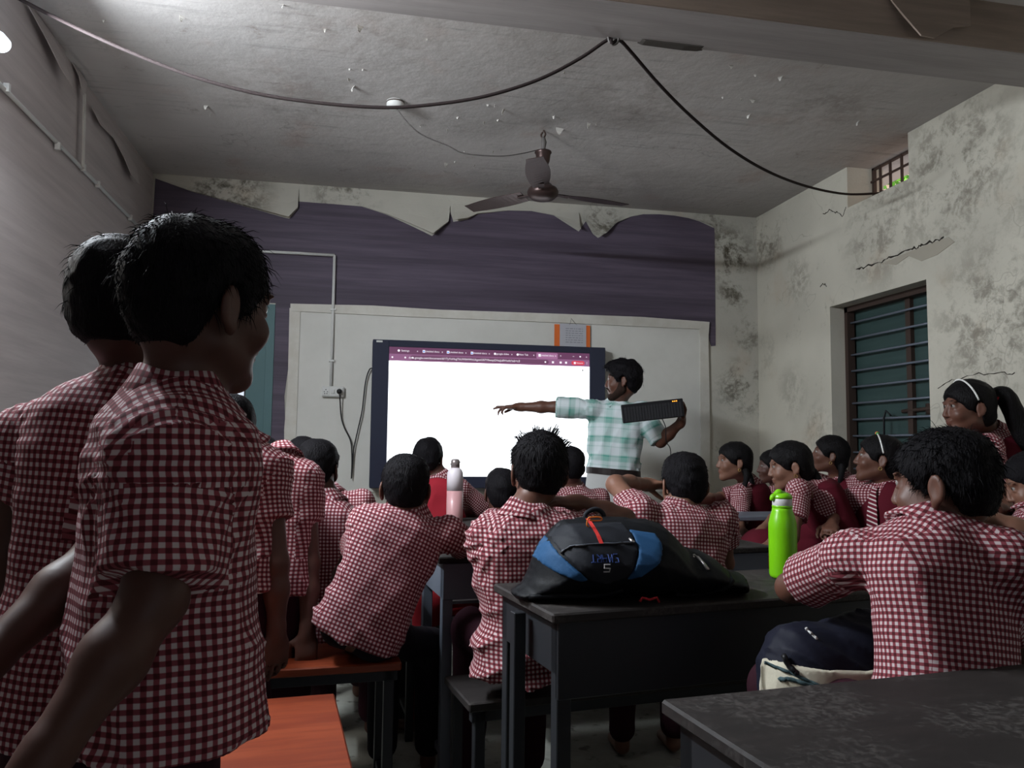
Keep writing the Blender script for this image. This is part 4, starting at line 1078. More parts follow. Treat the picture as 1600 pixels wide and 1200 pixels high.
def braid(C, pts, r, n=9, name='plait', parent=None):
    P = [C.hc+C.R@(np.array(p)*C.s) for p in pts]; path = spline(P, 8)
    lo = np.min(path, 0)-.05; hi = np.max(path, 0)+.05; F = Field(lo, hi, .0045)
    m = len(path)
    for i in range(m-1):
        t = i/(m-1); w = r*(1-.45*t)*(1+.22*sin(i*1.7)) if name == 'plait' else r*(.8+.5*sin(pi*min(1, t*1.3))*(1-t*.6))
        F.cone(path[i], path[i+1], w, w, .006)
    if name != 'plait':
        idx = np.nonzero(np.abs(F.F) < .02); P3 = np.stack([F.ax[0][idx[0]], F.ax[1][idx[1]], F.ax[2][idx[2]]], 1).astype(float)
        F.F[idx] += (.003*wob(P3*[1, 1, .35], 110, 3)).astype(np.float32)
    V, Q = surface_nets(F.F, *F.ax); np_mesh(name, V, Q, M_HAIRG, C.org, C.root)
def headband(C, mat=None, y=.035, tipcol=None, name='headband', tilt=.25):
    pts = []
    for i in range(25):
        t = pi*(i/24*.94+.03); pts.append(C.hc+C.R@(np.array([.0865*cos(t), y+tilt*(-.02+.0*sin(t))-.045*(1-sin(t)), .030+.0915*sin(t)])*C.s))
    o = MB().tube(pts, .0038, 8).build(name, mat or M_BAND, C.root, True, origin=None)
    o.matrix_parent_inverse = Matrix.Translation(-Vector(C.root.location)); return o
def attach(C, o): o.parent = C.root; o.matrix_parent_inverse = Matrix.Translation(-Vector(C.root.location)); return o

# ------------------------------------------------------------------ furniture
def LB(x0, x1, y0, y1, z0, z1, bev=.002): return MB().box(x0, x1, y0, y1, z0, z1, bev)
def desk(loc, rot, w, d, h, label, top=None, steel=None, apron=.165, name='school_desk', group=None, cat='desk', mid=False):
    e = empty(name, (loc[0], loc[1], 0), label, cat, group, rot); top = top or M_DARKTOP; steel = steel or M_STEEL
    LB(-.02, w+.02, -.02, d+.02, h-.022, h, .004).build('desk_top', top, e)
    if apron: LB(.0, w, -.004, .010, h-.022-apron, h-.023).build('front_panel', steel, e)
    if apron: LB(.0, .008, 0, d, h-.14, h-.023).build('side_panel', steel, e); LB(.03, w-.03, .012, d-.03, h-.16, h-.15).build('book_shelf', steel, e)
    for x in (0, w-.035):
        for y in (0, d-.035): LB(x, x+.035, y, y+.035, 0, h-.022).build('leg', steel, e)
        LB(x+.005, x+.03, .03, d-.03, .10, .125).build('foot_rail', steel, e)
    if mid: LB(-.045, -.015, d*.42, d*.42+.03, 0, h-.03).build('side_post', steel, e)
    return e
def bench(loc, rot, w, d, h, label, top=None, steel=None, name='bench', group=None, th=.025):
    e = empty(name, (loc[0], loc[1], 0), label, 'bench', group, rot); top = top or M_DARKTOP; steel = steel or M_STEEL
    LB(0, w, 0, d, h-th, h, .004).build('seat', top, e)
    LB(.01, w-.01, .01, .035, h-th-.03, h-th).build('seat_rail', steel, e)
    for x in (.02, w-.05):
        for y in (.01, d-.04): LB(x, x+.03, y, y+.03, 0, h-th).build('leg', steel, e)
        LB(x+.004, x+.026, .03, d-.03, .08, .10).build('foot_rail', steel, e)
    return e
D2 = PXZ(1043, 1092, .75)
e = desk((.472+.40*sin(radians(6.3)), 1.12-.40*cos(radians(6.3))), radians(6.3), 1.25, .38, .75, 'worn dark desk top at the bottom right corner', apron=.05)
desk((.455, 1.725), radians(9), 1.42, .36, .75, 'dark steel desk with a front panel carrying the blue black backpack', mid=True, apron=.17)
bench((.50, 1.33), radians(8), 1.30, .27, .44, 'dark bench under the boy leaning beside the green bottle')
bench((.325, 2.16), radians(8), 1.35, .27, .42, 'dark bench under the two boys behind the backpack desk')
desk((.30, 2.62), radians(6), 1.25, .36, .75, 'steel frame desk where the leaning boy rests his elbow', steel=M_GREYSTEEL, apron=.12)
bench((.20, 3.05), radians(4), 1.2, .26, .42, 'dark bench under the seated child in red trousers')
desk((.17, 3.47), radians(3), 1.15, .36, .76, 'desk with the pink and white bottle standing on it', steel=M_GREYSTEEL, apron=.12)
bench((.20, 3.87), radians(3), 1.1, .22, .42, 'bench of the child in the red waistcoat near the screen')
desk((.16, 4.16), 0, .95, .26, .75, 'front row desk just below the screen with an open book', steel=M_GREYSTEEL, apron=.12)
bench((-.62, 2.36), radians(4), .78, .28, .47, 'orange topped bench under the leaning boy', top=M_ORANGE)
bench((-.03-.745*cos(radians(5.5))+.70*sin(radians(5.5)), 2.05-.745*sin(radians(5.5))-.70*cos(radians(5.5))), radians(5.5), .745, .70, .50, 'wide orange laminate bench top beside the standing boys', top=M_ORANGE, th=.03)
bench((-.85, 2.98), 0, 1.0, .26, .42, 'dark bench in the left column near the board')
desk((1.60, 3.41), radians(1), .95, .22, .80, 'grey steel desk beside the girls with its bare left leg showing', steel=M_GREYSTEEL, apron=.0, top=M_GREYSTEEL)
bench((1.62, 3.05), radians(4), 1.05, .27, .42, 'bench under the girl leaning forward with bangles')
bench((1.52, 3.88), radians(4), 1.1, .27, .42, 'bench under the girl with a plait nearest the board')
bench((1.7, 2.0), radians(6), .95, .27, .44, 'bench under the child at the right frame edge')

# ------------------------------------------------------------------ bottles
GB = PX(1224, 905, 2.02); GB[2] = .75
GB = PXZ(1224, 903, .751)
e = empty('water_bottle', GB, 'lime green water bottle with a white collar and flip lid', 'bottle')
def glossy(name, c, rough=.28, tr=.0):
    g = G(name, rough, .5); g.b.inputs['Subsurface Weight'].default_value = tr; g.b.inputs['Subsurface Radius'].default_value = (.03, .05, .02)
    n = g.noise(g.obj(), 8, 2); return g.col(g.mix(g.math('MULTIPLY', n, .12), c, tuple(x*.8 for x in c)))
M_LIME = glossy('lime_green_plastic', (.19, .56, .006)); zc_b = 2.03/1225
S = 1.0; k = zc_b
zb_ = lambda y: (903-y)*k*1.0
MB().lathe([(.03, 0), (.036, .004), (.0385, .012), (.0388, zb_(850)), (.039, zb_(822)), (.0385, zb_(810)), (.034, zb_(798)), (.029, zb_(789)), (.0275, zb_(783))], n=40).build('bottle_body', M_LIME, e, True)
MB().lathe([(.0275, zb_(783.5)), (.0285, zb_(783)), (.0285, zb_(780)), (.0265, zb_(779))], n=40).build('neck_ring', M_LIME, e, True)
MB().lathe([(.0265, zb_(781)), (.0275, zb_(780)), (.0275, zb_(768)), (.025, zb_(766))], n=40).build('white_collar', M_WHITEP, e, True)
lid = MB().lathe([(.0275, zb_(768)), (.0285, zb_(765)), (.024, zb_(760)), (.012, zb_(758))], n=40).build('flip_lid', M_LIME, e, True)
F = Field(np.array([-.05, -.03, .18]), np.array([.05, .03, .27]), .0025)
F.cone((-.028, 0, zb_(766)), (-.010, 0, zb_(759)), .009, .011, .006); F.cone((-.010, 0, zb_(759)), (.018, 0, zb_(763)), .011, .008, .006); F.cone((-.033, 0, zb_(769)), (-.028, 0, zb_(764)), .005, .007, .004)
o = F.mesh('spout_lever', M_LIME, (0, 0, 0)); o.parent = e; o.location = (0, 0, 0)
PB = PXZ(710, 814, .761)
e = empty('water_bottle', PB, 'white and dusty pink bottle with a grey screw cap', 'bottle')
k2 = 3.62/1225; zp = lambda y: (814-y)*k2
kk = 3.62/1225*13
MB().lathe([(kk*.95, 0), (kk, .006), (kk, zp(766))], n=36).build('pink_body', glossy('dusty_pink_enamel', (.56, .30, .31), .35), e, True)
MB().lathe([(kk, zp(766)), (kk, zp(745)), (kk*.97, zp(738)), (kk*.8, zp(733)), (kk*.55, zp(730))], n=36).build('white_body', glossy('white_enamel', (.74, .68, .72), .35), e, True)
MB().lathe([(kk*.55, zp(731)), (kk*.56, zp(721)), (kk*.48, zp(717)), (kk*.3, zp(716))], n=36).build('screw_cap', flat('brushed_cap', (.36, .31, .31), .3, .6), e, True)
F = Field(np.array([-.04, -.02, .26]), np.array([.04, .02, .32]), .0025); F.cone((-.018, 0, zp(724)), (.018, 0, zp(721)), .006, .006, .004)
o = F.mesh('carry_loop', flat('brushed_cap_loop', (.36, .31, .31), .3, .6), (0, 0, 0)); o.parent = e; o.location = (0, 0, 0)
# open book on the front desk
bk = empty('open_book', PX(742, 803, 4.2), 'open book under the arm of the child in the red waistcoat', 'book'); bk.location[2] = .752
LB(-.10, .10, -.06, .07, 0, .006).build('cover', M_BLACK, bk); LB(-.095, .0, -.055, .065, .006, .012).build('page_block', M_WHITEP, bk); LB(.002, .095, -.055, .065, .006, .013).build('page_block', M_WHITEP, bk)

# ------------------------------------------------------------------ people
A = lambda **k: k
v3 = lambda *a: np.array(a, float)
Pn = {}
Pn['T'] = person('man in green plaid shirt pointing at the screen and holding up a keyboard', 1.0, (972, 563, 4.5), (-66, -2, 0), neck=(966, 628, 4.56), pelvis=(955, 778, 4.55), tyaw=-155, hw=.185,
    arms=A(R=A(sh=(925, 640, 4.56), el=(868, 636, 4.62), wr=(812, 636, 4.70)), L=A(sh=(1003, 642, 4.5), el=(1032, 690, 4.42), wr=(1064, 660, 4.28))),
    legs='stand', outfit='teacher', hair='teacher', skin='b', sl=.98, shirtmat=M_PLAID, trouser=M_GREYP, eyes=(0, -.1), hem=.27, folds=1.7, tk=1.12,
    hands=A(R=A(d=v3(-1, .25, .0), n=v3(0, .1, -1), curl=(.02, .10, .45, .6), thumb=.3, fine=True, spread=.45), L=A(d=v3(.15, -.3, 1.), n=v3(-1, .2, .1), curl=(.6, .65, .7, .75), thumb=.6, fine=True)), seed=7, sleeve_r=1.05, fuzz=900)
Pn['1'] = person('standing boy at the far left seen from behind in gingham shirt', .92, (204, 374, 1.31), (12, -4, -3), neck=(215, 588, 1.30), pelvis=(150, 1040, 1.28), tyaw=14, hw=.165, legs='stand',
    arms=A(R=A(sh=(262, 690, 1.25), el=(165, 860, 1.16), wr=(-30, 1040, 1.02)), L=A(sh=(45, 690, 1.36), el=(10, 860, 1.36), wr=(0, 1010, 1.3))), sl=.5, seed=1, hem=-.22, skin='d', folds=.9, tk=1.08)
Pn['2'] = person('nearest standing boy with tousled hair turned towards the right', .93, (333, 345, 1.085), (44, -4, 2), neck=(270, 608, 1.075), pelvis=(256, 1060, 1.06), tyaw=66, hw=.14, legs='stand',
    arms=A(R=A(sh=(252, 728, .965), el=(242, 935, .93), wr=(62, 1195, .84)), L=A(sh=(285, 712, 1.20), el=(325, 880, 1.32), wr=(330, 1000, 1.42))), sl=.80, seed=12, hem=-.16, skin='d', folds=1.6, tk=.96, fuzz=2200, sleeve_r=1.08, eyes=True)
Pn['3'] = person('standing boy whose head shows behind the nearest boys collar', .88, (360, 612, 2.25), (14, -2, 0), neck=(378, 690, 2.25), pelvis=(360, 905, 2.2), tyaw=18, legs='stand',
    arms=A(R=A(sh=(418, 735, 2.22), el=(432, 880, 2.16), wr=(432, 985, 2.15)), L=A(sh=(335, 735, 2.3))), sl=.52, seed=3, hem=-.1, skin='d', folds=1.2, hair='crop')
Pn['4'] = person('standing boy with bowed head behind the third boys sleeve', .88, (405, 694, 2.86), (-10, -40, -8), neck=(438, 712, 2.62), pelvis=(425, 905, 2.58), tyaw=14, legs='stand',
    arms=A(R=A(sh=(476, 748, 2.60), el=(484, 880, 2.55), wr=(480, 985, 2.5)), L=A(sh=(400, 748, 2.65))), sl=.48, seed=4, hem=-.12, skin='d', folds=1.2, hair='crop')
Pn['5'] = person('seated boy with cropped hair in front of the white board edge', .90, (499, 684, 2.92), (18, -2, 0), neck=(508, 778, 2.88), pelvis=(503, 985, 2.82), tyaw=15, sl=.6, seed=5, hair='crop', skin='d',
    arms=A(R=A(sh=(545, 825, 2.85)), L=A(sh=(460, 815, 2.9))))
Pn['6'] = person('child farther ahead whose dark head and bright shoulder peek out', .90, (470, 681, 3.35), (0, 0, -10), neck=(510, 768, 3.3), pelvis=(515, 950, 3.25), tyaw=5, seed=6, hair='crop', skin='b')
Pn['7'] = person('boy leaning right with his elbow on the desk below the screen', .91, (637, 707, 2.52), (2, -3, 3), neck=(640, 798, 2.50), pelvis=(560, 985, 2.44), tyaw=4, hw=.16,
    arms=A(R=A(sh=(702, 836, 2.50), el=(741, 857, 2.66), wr=(700, 850, 2.88)), L=A(sh=(575, 818, 2.5), el=(535, 900, 2.65), wr=(600, 900, 2.8))), sl=.52, seed=8, fuzz=1800, hair='crop', skin='b', folds=1.5, hem=-.10, tk=1.02, trouser=M_DARKC,
    knees=A(L=(600, 1010, 2.75), R=(672, 1010, 2.75)))
Pn['8'] = person('small child in red waistcoat writing in front of the screen', .90, (671, 683, 3.98), (22, -4, 0), neck=(686, 745, 3.95), pelvis=(680, 850, 3.92), tyaw=15, outfit='redvest', seed=9, hair='crop', skin='d',
    arms=A(R=A(sh=(718, 765, 3.92), el=(757, 797, 3.98), wr=(715, 802, 4.15))), sl=.95)
Pn['9'] = person('central boy with spiky hair resting his chin on his right hand', .97, (843, 673, 2.26), (0, -3, 2), neck=(822, 800, 2.20), pelvis=(822, 1015, 2.22), tyaw=0, hw=.15,
    arms=A(R=A(sh=(882, 842, 2.18), el=(975, 812, 2.32), wr=(902, 786, 2.34)), L=A(sh=(768, 836, 2.22), el=(770, 890, 2.45), wr=(800, 880, 2.62))), sl=.35, seed=10, hair='boy', skin='b', folds=2.2, hem=-.14, fuzz=2000,
    hands=A(R=A(d=v3(-1, -.05, .10), n=v3(.1, .2, -1), curl=(.3, .35, .4, .5), thumb=.4, fine=True)))
Pn['10'] = person('round headed boy with his left arm bent up behind the backpack', .93, (1067, 705, 2.55), (4, -4, 0), neck=(1062, 796, 2.50), pelvis=(1072, 960, 2.42), tyaw=2, hw=.16,
    arms=A(L=A(sh=(1002, 806, 2.46), el=(962, 757, 2.66), wr=(1012, 757, 2.80)), R=A(sh=(1126, 812, 2.50), el=(1132, 880, 2.62))), sl=.42, seed=11, hair='crop', skin='c', folds=2.0, tk=1.05, fuzz=1800,
    hands=A(L=A(d=v3(1, .1, -.05), n=v3(0, -.3, -1), fine=True)))
Pn['11'] = person('child in red trousers seated just left of the central boy', .88, (784, 730, 3.32), (0, 0, 0), neck=(790, 805, 3.3), pelvis=(785, 912, 3.22), tyaw=-60, seed=13, hair='crop', skin='d',
    knees=A(L=(668, 938, 3.12), R=(676, 955, 3.3)), trouser=M_RED)
Pn['12'] = person('child half hidden right of the central boy against the screen', .88, (893, 697, 3.97), (0, 0, 4), neck=(898, 763, 3.97), pelvis=(900, 862, 3.95), tyaw=0, seed=14, hair='crop', skin='d')
Pn['g1'] = person('girl with a dark plait sitting nearest the board corner', .87, (1146, 690, 3.88), (-82, 0, 0), neck=(1170, 752, 3.92), pelvis=(1182, 856, 3.9), tyaw=-42, outfit='girl', hair='girl', seed=15, eyes=True, skin='c', hw=.145,
    arms=A(L=A(sh=(1157, 772, 3.82), el=(1154, 828, 3.74), wr=(1175, 850, 3.60)), R=A(sh=(1165, 768, 4.05), el=(1125, 778, 4.1), wr=(1080, 782, 3.75))), sl=.80, folds=.8)
Pn['g2'] = person('girl in shadow mostly hidden behind the leaning girl', .87, (1207, 702, 4.35), (-72, 0, 0), neck=(1218, 760, 4.36), pelvis=(1222, 855, 4.35), tyaw=-60, outfit='girl', hair='girl', seed=16, eyes=True, skin='d')
Pn['g3'] = person('girl in maroon tunic leaning forward with her chin low behind the green bottle', .90, (1226, 690, 3.22), (-70, -10, 0), neck=(1268, 752, 3.22), pelvis=(1318, 862, 3.15), tyaw=-62, outfit='girl', hair='girl', seed=17, eyes=True, skin='c', hw=.15,
    arms=A(L=A(sh=(1248, 768, 3.05), el=(1236, 838, 2.98), wr=(1178, 868, 2.95)), R=A(el=(1225, 800, 3.4), wr=(1190, 830, 3.3))), sl=.62, tk=1.05,
    hands=A(L=A(fine=True, curl=(.5, .5, .6, .6))))
Pn['g4'] = person('girl with raised face and gingham collar before the window post', .88, (1300, 680, 3.84), (-62, 8, 0), neck=(1312, 743, 3.87), pelvis=(1322, 850, 3.84), tyaw=-100, outfit='girl', hair='girl', seed=18, eyes=True, skin='b')
Pn['g5'] = person('girl with striped tie and a tricolour tipped white hairband', .90, (1377, 679, 3.08), (-60, 8, 3), neck=(1386, 752, 3.10), pelvis=(1392, 885, 3.05), tyaw=-112, outfit='girl', hair='girl', seed=19, eyes=True, skin='b', hw=.15,
    arms=A(R=A(sh=(1345, 775, 3.14), el=(1312, 790, 3.22), wr=(1300, 820, 3.0)), L=A(sh=(1420, 790, 2.98), el=(1425, 870, 2.95), wr=(1380, 885, 2.85))), sl=.9)
Pn['g6'] = person('tall standing girl with a long ponytail by the right wall', .93, (1508, 593, 2.74), (-78, -3, 0), neck=(1548, 672, 2.80), pelvis=(1588, 860, 2.84), tyaw=-62, outfit='girl', hair='girl', seed=20, eyes=True, skin='b', legs='stand', hw=.15,
    arms=A(L=A(sh=(1545, 700, 2.66), el=(1570, 800, 2.52), wr=(1528, 812, 2.4)), R=A(el=(1530, 800, 3.0))), sl=.7)
Pn['14'] = person('nearest seated boy on the right leaning his left elbow on the desk', .90, (1462, 669, 1.345), (-32, -6, 2), neck=(1462, 812, 1.33), pelvis=(1484, 1150, 1.25), tyaw=-8, hw=.165,
    arms=A(L=A(sh=(1335, 872, 1.40), el=(1236, 918, 1.62), wr=(1300, 905, 1.86)), R=A(sh=(1572, 878, 1.24), el=(1600, 1010, 1.32), wr=(1560, 1000, 1.55))), sl=.72, seed=21, hair='boy', skin='b', folds=1.0, hem=-.02, fuzz=2200, tk=1.0, sleeve_r=1.05, eyes=True)
Pn['15'] = person('child at the right frame edge looking down over folded arms', .90, (1592, 707, 2.28), (-62, -22, 0), neck=(1625, 795, 2.24), pelvis=(1630, 960, 2.16), tyaw=-60, seed=22, hair='crop', skin='c', eyes=True,
    arms=A(L=A(sh=(1612, 850, 2.12), el=(1606, 835, 1.98), wr=(1552, 812, 2.02)), R=A(el=(1560, 800, 2.35), wr=(1525, 790, 2.25))), sl=.6)

# ------------------------------------------------------------------ things people wear and hold
T_ = Pn['T']
def ring_belt(C, w, a, b, name='belt', mat=M_BELT, hh=.019):
    mb = MB(); vs = []; fs = []; n = 40
    for k in range(n):
        t = 2*pi*k/n
        for rr, z in ((0, -hh), (.006, -hh), (.006, hh), (0, hh)):
            p = C.TP((a+rr)*cos(t)/C.s, (b+rr)*sin(t)/C.s, w)+np.array([0, 0, z]); vs.append(p)
    for k in range(n):
        for j in range(4): fs.append((k*4+j, ((k+1) % n)*4+j, ((k+1) % n)*4+(j+1) % 4, k*4+(j+1) % 4))
    return attach(C, mb.add(vs, fs).build(name, mat, None, False))
ring_belt(T_, .265, .160, .122)
# trouser waist under the belt
F = Field(T_.pv-np.array([.25, .25, .25]), T_.pv+np.array([.25, .25, .25]), .008)
sl, d, w, Q, yy = loft_d(F, T_.pv, T_.T, np.linalg.norm(T_.nb-T_.pv), 1.0, [(-.3, .160, .122), (0, .162, .124), (.3, .154, .116)], 0, -.25, .30)
d = np.maximum(np.maximum(d, (w-.275)*.55), (-.20-w)*.55); F.put(sl, d, 0, 'add')
V, Q = surface_nets(F.F, *F.ax); np_mesh('trouser_waist', V, Q, M_GREYP, T_.org, T_.root)
ring_belt(T_, .31, .0, .0) if False else None
# keyboard held up
kq = [PX(968, 633, 4.24), PX(1064, 622.5, 4.20), PX(1071, 651, 4.20), PX(976, 661, 4.24)]
kc = sum(kq)/4; ux = nrm(kq[1]-kq[0]); uz = nrm((kq[0]-kq[3])-ux*((kq[0]-kq[3])@ux)); uy = np.cross(uz, ux)
kw, kh = np.linalg.norm(kq[1]-kq[0])/2, np.linalg.norm(kq[0]-kq[3])/2
KM = Matrix([[ux[i], uy[i], uz[i], kc[i]] for i in range(3)]+[[0, 0, 0, 1]])
kb = bpy.data.objects.new('keyboard', None); COL.objects.link(kb); kb.matrix_world = KM; set_props(kb, 'black computer keyboard held up in the mans raised left hand', 'keyboard')
LB(-kw, kw, -.010, .010, -kh, kh, .004).build('keyboard_case', M_BLACK, kb)
mk = flat('dark_grey_keys', (.030, .030, .034), .5); mb = MB()
for r in range(6):
    x = -kw+.012; z = kh-.018-r*(2*kh-.030)/6-(.004 if r else 0)
    while x < kw-.016:
        if not (kw*.42 < x < kw*.46): mb.box(x, x+.0145, -.0135, -.010, z-.0145, z)
        x += .0168
kk_ = mb.build('keycaps', mk, kb); kk_['kind'] = 'stuff'
for i, c in enumerate((.66, .72, .78)): LB(kw*c-.003, kw*c+.003, -.0145, -.0105, kh-.014, kh-.009, 0).build('lock_light', emis('orange_lock_light', (1, .32, .03), 3.0), kb)
cb_ = [kc+ux*.05-uz*kh, PX(1040, 668, 4.22), PX(1041, 690, 4.25), PX(1048, 706, 4.3), PX(1046, 760, 4.35)]
mi = np.array(KM.inverted())
MB().tube([(mi @ np.array([*p, 1]))[:3] for p in spline(cb_, 6)], .0028, 6).build('keyboard_cord', M_BLACK, kb, True)

# shirt pocket and placket of the man
attach(T_, MB().add([T_.TP(x, y, w) for x, w, y in ((-.115, .66, .135), (-.035, .66, .143), (-.035, .50, .146), (-.075, .47, .146), (-.115, .50, .137))], [(0, 1, 2, 3, 4)]).build('shirt_pocket', M_PLAID)) if False else None

# girls' plaits, ponytail, hairbands
braid(Pn['g1'], [(.02, -.085, -.05), (.0, -.105, -.10), (-.03, -.11, -.17), (-.055, -.105, -.25)], .0165*.9)
braid(Pn['g1'], [(-.062, -.05, -.05), (-.080, -.05, -.09), (-.085, -.035, -.14), (-.085, -.02, -.19)], .016*.9)
braid(Pn['g6'], [(0, -.10, .045), (-.01, -.155, .050), (-.015, -.185, -.02), (-.02, -.20, -.10), (-.02, -.225, -.19), (-.02, -.24, -.27)], .030, name='ponytail')
C = Pn['g6']; attach(C, MB().tube([C.P(.03*cos(t), -.118+.006*sin(2*t), .046+.028*sin(t)) for t in np.linspace(0, 2*pi, 16)], .006, 6).build('hair_tie', M_RED, None, True))
braid(Pn['g5'], [(-.02, -.095, -.03), (-.03, -.115, -.10), (-.03, -.12, -.17)], .020)
braid(Pn['g3'], [(-.0, -.10, -.04), (-.01, -.12, -.09), (-.01, -.12, -.14)], .018)
braid(Pn['g4'], [(-.05, -.07, -.05), (-.06, -.075, -.10), (-.06, -.07, -.16)], .016)
def band(C, mat, y0=.03, x0=-.09, tips=None):
    pts = [C.P(.0895*cos(t), y0-.030*(1-sin(t)), .028+.0975*sin(t)) for t in np.linspace(.05, pi-.02, 28)]
    o = attach(C, MB().tube(pts, .0036, 8).build('headband', mat, None, True))
    return o, pts
band(Pn['g6'], M_BAND, .030)
bo, pts = band(Pn['g5'], M_BAND, .020)
M_OR = flat('saffron_bead', (.85, .16, .04), .4); M_GR = flat('green_bead', (.05, .35, .08), .4)
for C, i0 in ((Pn['g5'], 14),):
    q = C.P(.0, .022, .137); r = C.P(-.02, .02, .131)
    pz = [C.P(-.093*sin(a), .020-.025*(1-cos(a)), .028+.1*cos(a)) for a in (.05, .16, .27)]
    attach(C, MB().tube([pz[0], pz[1]], .0085, 10).build('saffron_tip', M_OR, None, True)); attach(C, MB().tube([pz[1], pz[2]], .0070, 10).build('green_ring', M_GR, None, True))
for k in ('g5', 'g3', 'g1', 'g4'):
    C = Pn[k]; c = C.P(-.088, -.004, -.046)
    attach(C, MB().tube([c+C.R@(np.array([0, .007*cos(t), .008*sin(t)])*C.s) for t in np.linspace(0, 2*pi, 14)], .0016, 6).build('earring', M_GOLD, None, True))
# bangles of the leaning girl, wrist band
C = Pn['g3']; ax = nrm(C.wr['L']-C.el['L']); a = nrm(np.cross(ax, [0, 0, 1])); b = np.cross(ax, a)
for dd in (.035, .045): attach(C, MB().tube([C.wr['L']-ax*dd+.029*(cos(t)*a+sin(t)*b) for t in np.linspace(0, 2*pi, 24)], .0025, 6).build('bangle', flat('cream_bangle', (.7, .6, .5), .35), None, True))
# striped tie
C = Pn['g5']; vs = []
prof = [(.90, .016, .098), (.86, .013, .108), (.82, .016, .118), (.6, .026, .132), (.25, .030, .138), (.15, .004, .138)]
for off in (0, .006):
    for w, hw_, y in prof:
        for q in (-1, 1): vs.append(C.TP(q*hw_, y+off, w))
n = len(prof); fs = [(2*i, 2*i+1, 2*i+3, 2*i+2) for i in range(n-1)]+[(2*n+2*i, 2*n+2*i+2, 2*n+2*i+3, 2*n+2*i+1) for i in range(n-1)]+[(2*i, 2*i+2, 2*n+2*i+2, 2*n+2*i) for i in range(n-1)]+[(2*i+1, 2*n+2*i+1, 2*n+2*i+3, 2*i+3) for i in range(n-1)]
attach(C, MB().add(vs, fs).build('tie', M_TIE, None))

# ------------------------------------------------------------------ bags
def poly_sd(pts, X, Z):
    P = np.array(pts); d = np.full(X.shape, 9.); ins = np.zeros(X.shape, bool); n = len(P)
    for i in range(n):
        a, b = P[i], P[(i+1) % n]; e = b-a; wx, wz = X-a[0], Z-a[1]; t = np.clip((wx*e[0]+wz*e[1])/(e@e+1e-12), 0, 1)
        d = np.minimum(d, (wx-e[0]*t)**2+(wz-e[1]*t)**2)
        c = ((a[1] <= Z) & (b[1] > Z)) | ((b[1] <= Z) & (a[1] > Z))
        ins ^= c & (X < a[0]+(Z-a[1])*(b[0]-a[0])/(b[1]-a[1]+1e-12))
    return np.where(ins, -1, 1)*np.sqrt(d)
class Pillow:
    """soft bag: outline in x,z, thickness along y swelling towards the middle"""
    def __init__(s, outline, yc, T, falloff, h=.006, seed=1, wr=.004, lean=0.):
        s.o = outline; s.yc = yc; s.T = T; s.fo = falloff; P = np.array(outline); lo = P.min(0); hi = P.max(0)
        s.ax = [np.arange(lo[0]-.03, hi[0]+.03, h), np.arange(yc-T-.06, yc+T+.06, h), np.arange(lo[1]-.03, hi[1]+.03, h)]
        X, Z = np.meshgrid(s.ax[0], s.ax[2], indexing='ij'); sd = poly_sd(outline, X, Z)
        s.sd = sd; s.th = T*np.sqrt(np.clip(1-(1-np.clip(-sd/falloff, 0, 1))**2, 0, 1)); s.X, s.Z = X, Z
        Y = s.ax[1][None, :, None]; s.lean = lean; yc2 = yc+lean*(Z-lo[1])[:, None, :]
        d = np.abs(Y-yc2)-s.th[:, None, :]; d = np.where(s.sd[:, None, :] > 0, np.maximum(d, s.sd[:, None, :]), d*.75)
        XX, YY, ZZ = np.meshgrid(*s.ax, indexing='ij'); P3 = np.stack([XX, YY, ZZ], -1).reshape(-1, 3)
        s.d = (d-(wr*(1-np.abs(np.sin(P3@np.array([30, 22, 48])+2.4*wob(P3, 14, seed))))**2+wr*.6*wob(P3, 35, seed+1)).reshape(d.shape)).astype(np.float32)
    def mesh(s, name, mat, org, parent, mask=None, off=0., front=True):
        d = s.d.copy()
        if mask is not None:
            m = poly_sd(mask, s.X, s.Z)[:, None, :]; d = np.maximum(d-off, m)
            if front: d = np.maximum(d, s.ax[1][None, :, None]-(s.yc+s.lean*(s.Z-s.Z.min())[:, None, :]))
        V, Q = surface_nets(d.astype(np.float32), *s.ax); return np_mesh(name, V, Q, mat, org, parent)
    def front(s, x, z):
        i = np.clip(np.searchsorted(s.ax[0], x), 0, len(s.ax[0])-1); k = np.clip(np.searchsorted(s.ax[2], z), 0, len(s.ax[2])-1)
        while k > 1 and s.d[i, :, k].min() >= 0: k -= 1
        col = s.d[i, :, k]; j = np.argmax(col < 0); return s.ax[1][j]-.002 if col.min() < 0 else s.yc
ZQ = lambda x, y: (780+x/4., 780+y/4.)
def outl(pts, Y): return [tuple(PX(x, y, Y)[[0, 2]]) for x, y in pts]
M_BAGD = cloth('charcoal_bag_nylon', (.022, .024, .030), .6); M_BAGB = cloth('black_bag_nylon', (.008, .009, .011), .55); M_BLUE = cloth('blue_bag_panel', (.026, .088, .20), .6)
YB1 = 1.90
sil = [ZQ(*p) for p in ((400, 128), (640, 112), (900, 125), (1000, 155), (1060, 210), (1140, 300), (1240, 318), (1330, 365), (1400, 432), (1500, 460), (1515, 590), (1410, 640), (1000, 655), (600, 665), (300, 650), (110, 620), (75, 580), (150, 525), (190, 450), (225, 340), (260, 270), (340, 185))]
zt = .752
o1 = [(x, max(z, zt-.004)) for x, z in outl(sil, YB1)]
bagp = Pillow(o1, YB1, .145, .12, .0055, 3, .0035)
bo_ = (o1[12][0], YB1, zt)
bag = empty('backpack', bo_, 'charcoal and blue backpack with a red strap lying on the desk', 'backpack')
bagp.mesh('main_body', M_BAGB, bo_, bag)
def rg(pts): return outl([ZQ(*p) for p in pts], YB1-.09)
